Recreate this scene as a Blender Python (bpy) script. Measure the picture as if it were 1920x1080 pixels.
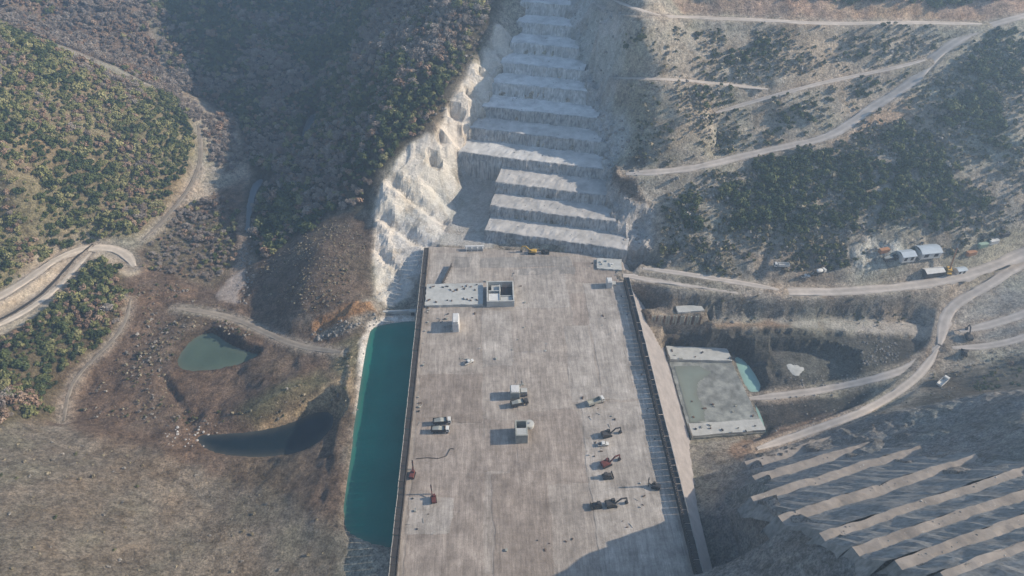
import bpy, bmesh, math, random
import numpy as np
from mathutils import Vector, Matrix
R = math.radians
for o in list(bpy.data.objects): bpy.data.objects.remove(o)
sc = bpy.context.scene
C = sc.collection
# ---------------------------------------------------------------- camera, sky, sun, exposure
cam = bpy.data.cameras.new('camera'); cam.sensor_width = 36; cam.lens = 24
cam.clip_start = 1; cam.clip_end = 6000
co = bpy.data.objects.new('camera', cam); C.objects.link(co); sc.camera = co
co.location = (0, 0, 260); co.rotation_euler = (R(90-41.5), 0, R(-1.9))
HAZE = .00041
SUN_AZ, SUN_EL = 2.0, 27.5      # azimuth counted from +X towards +Y
w = bpy.data.worlds.new('World'); sc.world = w; w.use_nodes = True
nt = w.node_tree; sky = nt.nodes.new('ShaderNodeTexSky'); sky.sky_type = 'NISHITA'; sky.sun_disc = False
sky.sun_elevation = R(SUN_EL); sky.sun_rotation = R(90-SUN_AZ)
sky.air_density = 1.2; sky.dust_density = .6; sky.altitude = 300
bg = nt.nodes['Background']; bg.inputs[1].default_value = .14; nt.links.new(sky.outputs[0], bg.inputs[0])
sl = bpy.data.lights.new('sun', 'SUN'); sl.energy = 5.0; sl.angle = R(.53); sl.color = (1, .875, .71)
so = bpy.data.objects.new('sun', sl); C.objects.link(so)
sd_ = Vector((math.cos(R(SUN_EL))*math.cos(R(SUN_AZ)), math.cos(R(SUN_EL))*math.sin(R(SUN_AZ)), math.sin(R(SUN_EL))))
so.rotation_euler = sd_.to_track_quat('Z', 'Y').to_euler(); so.location = (400, 0, 400)
sc.view_settings.view_transform = 'Standard'; sc.view_settings.look = 'None'
sc.view_settings.exposure = 0.5; sc.view_settings.gamma = 1
# ---------------------------------------------------------------- survey data, metres, deck level = 0
CTRL = [[76.3,301.9,0.0],[114.7,293.5,0.0],[173.7,284.1,0.0],[235.1,284.9,2.0],[267.9,289.9,4.0],[312.9,305.5,8.0],[96.8,317.8,6.0],[117.2,312.0,10.0],[147.4,308.5,12.0],[177.3,301.4,9.0],[206.9,300.3,13.0],[237.0,300.5,16.0],[268.9,306.7,22.0],[307.7,315.3,30.0],[120.0,332.9,22.0],[150.7,329.0,24.0],[180.9,325.2,26.0],[210.5,321.4,28.0],[241.5,324.0,33.0],[273.4,331.7,42.0],[312.8,344.6,55.0],[83.3,363.8,31.0],[119.1,360.5,35.0],[141.3,364.8,38.0],[167.0,370.4,41.0],[205.6,373.8,47.0],[234.2,389.9,56.0],[254.5,398.7,63.0],[272.3,406.9,69.0],[283.9,420.2,78.0],[304.3,430.2,86.0],[322.8,438.6,92.0],[350.5,442.0,97.0],[108.6,377.8,51.0],[134.1,381.6,54.0],[144.1,385.8,46.0],[141.5,374.6,41.0],[179.3,389.2,51.0],[137.8,394.6,60.0],[81.1,425.4,66.0],[124.3,410.6,71.0],[183.0,401.8,67.0],[245.1,413.9,72.0],[232.5,402.3,62.0],[256.4,371.1,52.0],[288.7,379.6,65.0],[298.5,360.6,57.0],[324.7,378.5,72.0],[264.7,349.3,46.0],[94.5,421.1,91.0],[148.6,428.1,84.0],[200.2,426.4,84.0],[253.2,427.1,83.0],[69.7,451.8,104.0],[86.2,441.5,101.0],[129.7,452.9,95.0],[177.3,446.6,95.0],[225.4,441.9,93.0],[276.1,444.9,93.0],[135.4,459.4,102.0],[203.8,450.1,101.0],[274.2,449.8,102.0],[85.8,425.1,78.0],[80.7,414.5,51.0],[90.2,388.7,45.0],[79.8,364.1,37.0],[87.2,355.1,31.0],[98.4,340.4,18.0],[95.3,326.0,9.0],[88.4,312.9,2.0],[90.7,370.1,37.0],[89.6,332.6,7.0],[83.7,323.3,2.0],[-72.4,354.8,11.0],[-68.3,366.6,19.0],[-62.4,377.3,26.0],[-51.0,391.4,33.0],[-31.9,400.7,41.0],[-18.7,429.2,53.0],[-5.9,457.1,63.0],[8.6,490.7,76.0],[-41.4,329.9,0.0],[-47.5,319.6,-4.0],[-52.9,303.7,-7.0],[-59.4,288.9,-8.0],[-70.9,316.8,-1.0],[-69.8,295.0,-5.0],[-71.9,340.6,5.0],[-55.4,349.8,6.0],[-42.2,356.6,9.0],[-33.6,377.6,11.0],[-28.6,395.8,24.0],[-19.2,414.9,37.0],[-7.4,447.4,48.0],[7.6,486.9,62.0],[19.1,514.4,71.0],[-25.7,351.3,0.0],[-12.2,362.4,0.0],[-6.9,379.2,3.0],[-0.7,390.7,8.0],[-22.2,376.4,1.0],[-18.0,392.8,7.0],[-8.7,345.1,0.0],[-30.2,366.2,2.0],[-79.5,353.3,4.0],[-97.1,356.6,2.0],[-92.3,387.8,18.0],[-116.7,387.1,-2.0],[-140.9,389.6,-12.0],[-155.9,386.0,-18.0],[-78.0,407.7,38.0],[-57.6,432.6,52.0],[-109.9,461.8,22.0],[-141.0,430.8,-8.0],[-33.1,469.0,66.0],[-87.6,504.6,52.0],[-119.1,532.8,32.0],[-14.1,500.8,84.0],[-64.9,542.3,70.0],[-122.0,623.8,42.0],[-165.0,358.7,-24.0],[-176.2,415.4,-20.0],[-168.9,442.3,-17.0],[-157.9,480.4,-12.0],[-147.4,518.9,-7.0],[-149.9,576.6,-1.0],[-158.1,658.4,5.0],[-168.3,741.8,12.0],[-182.1,585.9,10.0],[-173.3,512.0,-3.0],[-182.1,469.0,-12.0],[-212.8,669.4,22.0],[-238.8,603.9,8.0],[-265.2,685.6,32.0],[-274.0,626.0,24.0],[-213.4,526.8,-10.0],[-189.1,445.1,-16.0],[-400.4,589.2,66.0],[-402.2,585.1,58.0],[-347.5,593.3,42.0],[-335.6,628.6,52.0],[-309.6,651.5,44.0],[-298.5,591.7,14.0],[-271.3,569.6,4.0],[-233.6,537.8,-8.0],[-378.0,595.7,46.0],[-324.0,575.2,26.0],[-330.3,471.1,84.0],[-308.2,472.8,72.0],[-291.7,480.0,58.0],[-264.9,488.0,37.0],[-243.2,497.5,17.0],[-221.5,481.3,-2.0],[-262.7,415.3,17.0],[-278.1,387.3,34.0],[-289.8,361.0,50.0],[-287.5,424.7,52.0],[-306.8,409.8,67.0],[-267.4,446.0,37.0],[-241.3,455.1,15.0],[-232.7,417.9,2.0],[-300.1,346.9,14.0],[-278.5,364.5,9.0],[-255.0,381.1,1.0],[-292.2,320.5,2.0],[-281.9,336.7,1.0],[-219.9,463.5,-8.0],[-217.5,436.0,-12.0],[-223.3,406.3,-15.0],[-231.3,375.0,-17.0],[-263.1,362.1,-13.0],[-281.0,349.3,-9.0],[-197.0,401.4,-19.0],[-204.5,461.9,-12.0],[-287.1,302.1,-7.0],[-276.5,280.8,-8.0],[-274.9,313.3,-9.0],[-266.2,324.0,-10.0],[-265.5,344.4,-12.0],[-240.6,355.5,-15.0],[-226.7,340.0,-16.0],[-267.9,297.9,-10.0],[-260.2,312.7,-11.0],[-238.5,326.9,-9.0],[-239.8,283.9,-8.0],[-245.0,257.7,-2.0],[-248.2,235.6,2.0],[-229.1,222.9,-4.0],[-258.1,303.4,-9.0],[-263.9,262.2,-2.0],[-224.9,295.3,-11.0],[-212.8,288.8,-18.0],[-218.2,273.9,-20.0],[-228.3,245.8,-21.0],[-222.3,225.2,-22.0],[-212.9,232.7,-21.0],[-203.1,312.5,-19.0],[-191.8,278.2,-21.0],[-190.9,303.7,-20.0],[-158.3,299.1,-21.0],[-132.0,281.6,-20.0],[-109.5,264.5,-16.0],[-141.6,276.8,-17.0],[-126.2,266.0,-17.0],[-153.9,286.0,-18.0],[-173.4,326.9,-24.0],[-161.1,336.8,-24.0],[-151.3,295.3,-22.0],[-135.5,271.2,-20.0],[-136.8,242.9,-19.0],[-93.2,242.8,-12.0],[-81.1,258.9,-9.0],[-194.9,246.6,-21.0],[-171.9,221.0,-21.0],[-104.8,228.0,-9.0],[-118.5,220.6,-12.0],[-103.4,239.3,-11.0],[-89.7,221.3,-14.0],[-147.3,229.7,-20.0],[-164.0,238.2,-21.0],[-105.0,327.0,4.0],[-116.5,312.0,-4.0],[-112.7,291.9,-5.0],[-89.7,306.4,0.0],[-86.4,283.6,-1.0],[-70.9,283.1,-1.0],[-98.4,271.5,-13.0],[-128.8,293.6,-21.0],[-139.3,316.8,-16.0],[-152.4,341.2,-19.0],[-71.3,275.1,-7.0],[-79.3,268.0,-8.0],[-69.9,252.7,-7.0],[-69.8,216.7,-7.0],[-70.4,188.6,-7.0],[-69.5,166.4,-7.0],[-69.0,148.7,-7.0],[-54.4,138.9,-7.0],[-113.5,200.5,-22.0],[-78.7,197.7,-11.0],[-153.6,206.7,-20.0],[-229.1,200.7,4.0],[-205.1,164.7,15.0],[-185.6,135.6,24.0],[-171.0,115.1,32.0],[-198.7,201.0,-10.0],[-189.9,170.0,6.0],[-167.9,198.8,-17.0],[-165.8,160.2,0.0],[-172.1,140.1,15.0],[-132.8,183.0,-17.0],[-106.3,175.9,-16.0],[-143.4,151.8,-8.0],[-100.3,153.1,-13.0],[-147.6,124.9,10.0],[-115.5,132.5,-8.0],[-72.7,131.0,-8.0],[93.0,276.9,-12.0],[87.5,286.4,-4.0],[99.7,277.0,-6.0],[114.8,276.5,-6.0],[94.3,290.9,-2.0],[122.1,285.1,-1.0],[157.6,280.8,-1.0],[203.3,280.2,-1.0],[228.3,281.9,0.0],[121.5,275.0,-11.0],[157.8,273.8,-11.0],[202.3,269.0,-12.0],[239.5,263.5,-12.0],[232.7,275.7,-11.0],[112.9,269.0,-22.0],[132.8,265.5,-19.0],[146.8,263.1,-17.0],[170.3,262.4,-15.0],[198.7,258.5,-14.0],[224.8,251.6,-12.0],[241.6,252.2,-9.0],[250.2,268.8,-5.0],[261.6,276.4,-3.0],[283.5,285.8,1.0],[299.7,295.1,4.0],[95.3,255.9,-25.0],[104.0,229.0,-25.0],[127.3,210.8,-25.0],[95.8,205.2,-25.0],[144.8,231.3,-25.0],[138.2,210.4,-25.0],[134.1,229.1,-25.0],[118.2,251.2,-25.0],[157.9,257.3,-20.0],[166.2,246.0,-21.0],[185.3,249.3,-21.0],[191.0,241.3,-21.0],[157.5,237.9,-21.0],[203.8,243.5,-9.0],[195.6,236.1,-11.0],[203.1,256.4,-12.0],[206.2,236.6,-12.0],[165.7,230.0,-23.0],[194.2,233.1,-19.0],[216.2,235.4,-14.0],[228.2,240.5,-12.0],[159.6,210.8,-22.0],[147.1,207.1,-21.0],[173.2,219.1,-20.0],[188.4,211.3,-13.0],[206.6,220.9,-12.0],[225.0,232.5,-11.0],[274.3,267.0,-4.0],[296.2,272.9,2.0],[258.8,258.7,-7.0],[277.3,260.1,-4.0],[291.8,263.2,-1.0],[252.8,246.9,-8.0],[263.6,244.0,-7.0],[283.2,247.4,-3.0],[252.2,226.1,-6.0],[269.5,225.6,-2.0],[234.6,222.1,-9.0],[103.0,186.8,-17.0],[112.0,194.5,-18.0],[131.3,195.0,-17.0],[163.8,201.4,-12.0],[182.1,201.1,-4.0],[193.0,197.6,4.0],[194.6,180.5,16.0],[206.2,186.0,18.0],[202.1,166.5,34.0],[223.5,179.8,34.0],[198.5,151.9,50.0],[200.4,142.7,62.0],[185.5,149.8,40.0],[92.0,165.3,-14.0],[81.8,145.4,-10.0],[97.3,153.7,-8.0],[67.1,133.3,-4.0],[12.4,124.5,2.0],[43.2,123.0,3.0],[-12.5,125.6,0.0],[-20.0,560.0,122.0],[-20.0,640.0,178.0],[-20.0,740.0,235.0],[0.0,860.0,285.0],[62.0,610.0,165.0],[96.0,482.0,122.0],[98.0,520.0,140.0],[92.0,560.0,158.0],[-80.0,700.0,120.0],[200.0,560.0,150.0],[350.0,560.0,160.0],[150.0,700.0,190.0],[400.0,700.0,200.0],[550.0,520.0,150.0],[700.0,500.0,170.0],[600.0,800.0,220.0],[300.0,900.0,230.0],[-420.0,420.0,110.0],[-520.0,380.0,140.0],[-600.0,500.0,150.0],[-500.0,650.0,95.0],[-600.0,800.0,120.0],[-420.0,800.0,70.0],[-300.0,900.0,70.0],[-200.0,900.0,20.0],[-260.0,1050.0,60.0],[-120.0,1000.0,120.0],[-900.0,400.0,170.0],[-900.0,900.0,160.0],[-400.0,250.0,40.0],[-600.0,200.0,90.0],[-400.0,100.0,50.0],[-600.0,0.0,80.0],[-250.0,60.0,45.0],[-100.0,90.0,0.0],[-60.0,60.0,20.0],[0.0,60.0,30.0],[100.0,40.0,60.0],[0.0,-60.0,100.0],[250.0,0.0,130.0],[200.0,60.0,90.0],[330.0,130.0,70.0],[330.0,220.0,20.0],[450.0,250.0,20.0],[450.0,330.0,25.0],[600.0,300.0,50.0],[700.0,150.0,90.0],[500.0,50.0,120.0],[420.0,400.0,60.0],[520.0,420.0,95.0],[-300.0,-60.0,100.0],[900.0,500.0,190.0],[900.0,100.0,140.0],[900.0,900.0,230.0],[82.2,318.2,7.9],[77.2,336.8,15.0],[79.1,344.1,15.0],[75.8,354.8,21.7],[76.2,374.7,28.5],[-25.3,401.6,28.5],[78.4,383.1,28.5],[-23.1,410.0,28.5],[73.8,395.7,36.4],[-18.9,420.3,36.4],[75.8,403.4,36.4],[74.1,414.3,43.7],[-9.3,436.3,43.7],[76.4,422.9,43.7],[71.4,436.1,52.3],[73.4,443.8,52.3],[-1.3,463.6,52.3],[68.3,455.6,59.3],[4.5,472.4,59.3],[70.5,463.9,59.3],[6.7,480.8,59.3],[66.2,476.1,66.7],[12.0,490.5,66.7],[68.5,484.7,66.7],[14.2,499.0,66.7],[64.4,497.1,74.1],[17.4,509.6,74.1],[66.5,504.8,74.1],[63.1,516.4,82.7],[20.8,527.6,82.7],[65.0,523.6,82.7],[22.7,534.8,82.7],[61.9,534.5,90.5],[23.9,544.5,90.5],[63.8,541.7,90.5],[25.8,551.7,90.5],[61.5,552.5,99.2],[26.3,561.8,99.2],[63.7,560.7,99.2],[28.5,570.0,99.2],[117.4,176.9,-7.0],[126.1,179.3,-7.0],[134.9,181.7,-7.0],[143.9,184.2,-7.0],[112.5,175.5,-9.0],[101.9,172.6,-14.0],[111.8,159.3,8.9],[124.6,162.8,8.9],[137.4,166.3,8.9],[150.6,169.9,8.9],[107.0,158.0,6.9],[100.8,139.1,26.7],[119.8,144.3,26.7],[138.8,149.5,26.7],[158.3,154.9,26.7],[95.9,137.8,24.7],[85.3,134.9,11.7],[99.1,118.6,48.6],[119.5,124.2,48.6],[139.8,129.8,48.6],[160.8,135.5,48.6],[94.3,117.3,46.6],[83.7,114.4,33.6],[101.5,102.5,66.7],[123.6,108.5,66.7],[145.6,114.6,66.7],[168.3,120.8,66.7],[96.7,101.1,64.7],[86.1,98.2,51.7],[104.2,92.6,76.9],[132.9,100.5,76.9],[161.7,108.4,76.9],[191.3,116.5,76.9],[99.4,91.3,74.9],[88.8,88.4,61.9],[108.6,84.1,86.1],[130.8,90.2,86.1],[153.0,96.3,86.1],[175.9,102.6,86.1],[103.8,82.8,84.1],[93.2,79.9,71.1],[113.7,76.9,94.3],[129.7,81.3,94.3],[145.8,85.7,94.3],[162.3,90.2,94.3],[108.9,75.6,92.3],[98.3,72.7,79.3]]
BENCH = [[326.73,328.56,343.2,0.0,6.38,-91.71,-5.93],[343.2,345.22,360.3,6.38,13.46,-92.37,-15.58],[360.3,362.23,379.66,13.46,20.23,-93.0,-21.55],[379.66,381.61,399.05,20.23,27.04,-123.23,-26.25],[399.05,401.31,417.22,27.04,34.92,-121.78,-33.97],[417.22,419.3,437.22,34.92,42.16,-116.59,-38.38],[437.22,439.7,455.72,42.16,50.83,-115.91,-46.6],[455.72,457.72,474.97,50.83,57.8,-112.49,-54.57],[474.97,477.08,494.75,57.8,65.18,-109.91,-61.82],[494.75,496.88,512.77,65.18,72.62,-109.6,-68.91],[512.77,515.23,530.12,72.62,81.18,-110.86,-75.17],[530.12,532.37,547.2,81.18,89.05,-112.19,-80.89],[547.2,549.67,566.68,89.05,97.67,-114.32,-85.91]]
NEAR = [[141.57,137.42,-6.0,125.87,9.9,160.0,187.56],[125.87,122.14,9.9,109.23,27.66,150.0,190.23],[109.23,105.73,27.66,89.78,49.61,134.0,193.7],[89.78,86.46,49.61,73.36,67.65,127.0,190.89],[73.36,70.54,67.65,63.1,77.89,125.0,194.32],[63.1,60.32,77.89,53.59,87.14,125.0,215.31],[53.59,51.11,87.14,45.22,95.26,127.0,196.74],[45.22,42.89,95.26,34.89,103.26,130.0,180.4]]
NOTCH = [[[[-5.0,339.5],[-0.8,355.1],[-1.3,355.8],[2.9,371.8],[2.4,372.4],[7.3,390.7],[-21.8,398.9],[-17.0,417.2],[-15.4,417.5],[-10.9,434.4],[-5.8,433.6],[-0.8,452.4],[0.1,453.1],[4.6,470.1],[8.0,469.7],[12.8,487.8],[15.5,487.7],[20.4,506.3],[20.8,506.8],[25.3,523.6],[24.3,524.8],[28.5,540.7],[27.4,541.7],[31.6,557.5],[29.8,559.0],[34.5,576.9],[62.0,569.6],[57.2,551.7],[61.8,549.5],[57.7,533.7],[63.0,531.5],[58.8,515.7],[64.6,513.2],[60.1,496.4],[66.8,493.9],[61.9,475.4],[68.8,473.0],[64.0,454.9],[71.6,452.3],[67.1,435.4],[74.8,432.4],[69.8,413.6],[73.9,411.9],[69.5,395.1],[76.7,392.4],[71.9,374.1],[76.3,372.4],[71.5,354.1],[77.1,352.2],[72.9,336.2],[82.1,333.2],[77.9,317.6]],[[326.7,328.6,343.2,345.2,360.3,362.2,379.7,381.6,399.1,401.3,417.2,419.3,437.2,439.7,455.7,457.7,475.0,477.1,494.7,496.9,512.8,515.2,530.1,532.4,547.2,549.7],[0.0,6.4,6.4,13.5,13.5,20.2,20.2,27.0,27.0,34.9,34.9,42.2,42.2,50.8,50.8,57.8,57.8,65.2,65.2,72.6,72.6,81.2,81.2,89.0,89.0,97.7]],[0.0,0.0],[0.256,0.967,0.0]],[[[116.8,178.9],[117.9,174.9],[111.3,161.1],[112.3,157.5],[100.3,140.8],[101.2,137.4],[98.7,120.2],[99.6,117.0],[101.1,103.8],[101.9,101.1],[103.8,93.9],[104.6,91.3],[108.3,85.3],[108.9,82.9],[113.4,78.0],[114.0,75.8],[162.6,89.1],[162.0,91.4],[176.2,101.4],[175.5,103.8],[191.7,115.2],[190.9,117.8],[168.7,119.5],[168.0,122.2],[161.2,133.9],[160.3,137.1],[158.8,153.2],[157.9,156.6],[151.1,168.1],[150.1,171.7],[144.5,182.2],[143.4,186.2]],[[42.9,45.2,51.1,53.6,60.3,63.1,70.5,73.4,86.5,89.8,105.7,109.2,122.1,125.9,137.4,141.6],[95.3,95.3,87.1,87.1,77.9,77.9,67.6,67.6,49.6,49.6,27.7,27.7,9.9,9.9,-6.0,-6.0]],[0.0,0.0],[-0.2647,0.9643,0.0]]]
DAM_FOOT = [[-41,113],[-41,336],[77,323],[99,318],[97,113]]
PLATEAU = [["rimpad",-13,4,[[124.3,266.6],[158.9,265.9],[188.2,263.2],[228.8,259.4],[238.9,254.1],[215.8,238.0],[191.4,232.0],[196.8,246.3],[185.2,255.5],[168.7,259.3],[151.4,261.5],[133.1,260.5]]],
["hole",-20,2,[[95.4,275.4],[103.1,279.5],[122.7,279.3],[123.2,267.6],[107.9,262.3],[93.2,264.4]]],
["shelf",-7,3,[[84.2,282.6],[121.2,283.1],[120.7,275.2],[85.8,274.6]]],
["pit",-21,1.8,[[153.5,261.7],[171.0,259.5],[187.7,255.6],[197.7,250.5],[196.1,242.3],[176.1,236.9],[156.6,236.8],[153.1,246.4]]],
["basin",-25.6,2.5,[[94.3,268.9],[112.8,266.2],[136.7,263.3],[141.2,259.8],[145.2,246.9],[144.8,232.5],[132.4,227.8],[138.7,224.0],[138.3,204.9],[129.9,200.6],[94.9,201.2]]],
["ledge",-11,2.2,[[119.9,275.0],[158.3,275.0],[204.1,274.0],[230.6,271.3],[243.9,265.7],[240.8,259.5],[225.0,259.2],[187.6,263.4],[155.5,266.5],[120.8,266.4]]],
["notch",54.9,1.1,[[-10.5,453.7],[-2.0,451.4],[-0.3,457.7],[-8.8,459.9]]],
["notch",47.2,1.1,[[-19.5,434.7],[-11.0,432.4],[-9.3,438.7],[-17.8,440.9]]],
["notch",38.1,1.1,[[-28.9,419.7],[-20.4,417.4],[-18.7,423.7],[-27.2,425.9]]],
["notch",32.8,1.1,[[-36.9,398.2],[-28.4,395.9],[-26.7,402.2],[-35.2,404.4]]],
["notch",21.6,1.1,[[-43.2,387.7],[-34.7,385.4],[-33.0,391.7],[-41.5,393.9]]]]
GULLY = [[5.5,5.5,[[-63.7,373.9,0.0],[-58.0,370.4,0.0],[-52.4,367.7,0.0],[-47.4,364.9,0.0],[-42.4,361.9,0.0],[-37.9,360.5,0.0],[-33.3,359.1,0.0]]],[5.5,5.0,[[-70.6,353.9,0.0],[-65.3,350.3,0.0],[-60.2,347.4,0.0],[-55.1,344.3,0.0],[-50.0,340.4,0.0],[-46.1,338.0,0.0],[-42.3,335.7,0.0]]],[4.0,3.0,[[-44.4,377.7,0.0],[-41.1,377.5,0.0],[-37.8,377.4,0.0],[-35.4,375.9,0.0],[-32.9,374.3,0.0]]],[4.0,3.0,[[-69.7,328.8,0.0],[-64.8,323.4,0.0],[-60.1,318.3,0.0],[-57.7,311.0,0.0],[-55.4,303.5,0.0]]],[5,3.5,[[142.5,390.4,0.0],[143.6,388.3,0.0],[144.4,385.5,0.0],[141.5,377.4,0.0],[139.4,371.5,0.0]]],[3.5,2.5,[[-183.4,253.9,0.0],[-176.1,245.2,0.0],[-169.1,236.7,0.0],[-161.7,226.8,0.0],[-154.3,216.8,0.0]]],[3,1.6,[[-208.6,186.7,0.0],[-192.4,180.4,0.0],[-177.4,175.0,0.0],[-162.2,168.6,0.0],[-147.6,162.6,0.0]]],[3,1.5,[[-190.5,147.8,0.0],[-177.5,144.9,0.0],[-165.4,142.8,0.0],[-153.4,137.8,0.0],[-141.6,132.8,0.0]]],[3,1.5,[[-196.1,196.6,0.0],[-179.2,191.9,0.0],[-162.5,187.4,0.0],[-144.7,177.3,0.0],[-127.8,167.8,0.0]]],[4,2.4,[[151.3,294.1,0.0],[155.1,300.1,0.0],[159.5,307.3,0.0],[161.8,311.6,0.0],[164.0,315.7,0.0]]],[4,2.4,[[194.3,296.4,0.0],[197.4,301.4,0.0],[200.4,306.3,0.0]]],[4,2.2,[[122.1,302.6,0.0],[125.8,307.7,0.0],[129.6,313.2,0.0],[131.8,317.4,0.0],[134.0,321.7,0.0]]],[4,2.5,[[198.4,414.2,0.0],[209.9,419.6,0.0],[221.6,425.0,0.0],[227.6,429.7,0.0],[233.6,434.1,0.0]]],[4,2.0,[[162.0,387.1,0.0],[174.2,389.9,0.0],[185.7,391.4,0.0]]],[3,2,[[-220.9,314.3,0.0],[-212.2,313.6,0.0],[-203.1,312.5,0.0],[-195.5,303.5,0.0],[-188.1,294.8,0.0]]],[3,2.2,[[142.2,280.9,0.0],[143.4,278.9,0.0],[144.3,276.2,0.0]]],[3,2.2,[[165.7,278.0,0.0],[166.6,276.4,0.0],[167.3,274.5,0.0]]],[3,2.2,[[189.9,278.0,0.0],[191.5,276.1,0.0],[193.6,274.9,0.0]]],[3,2.2,[[213.8,277.4,0.0],[215.5,275.5,0.0],[217.4,273.9,0.0]]],[3,2.2,[[124.7,282.9,0.0],[125.6,280.1,0.0],[126.2,276.7,0.0]]]]
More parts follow.
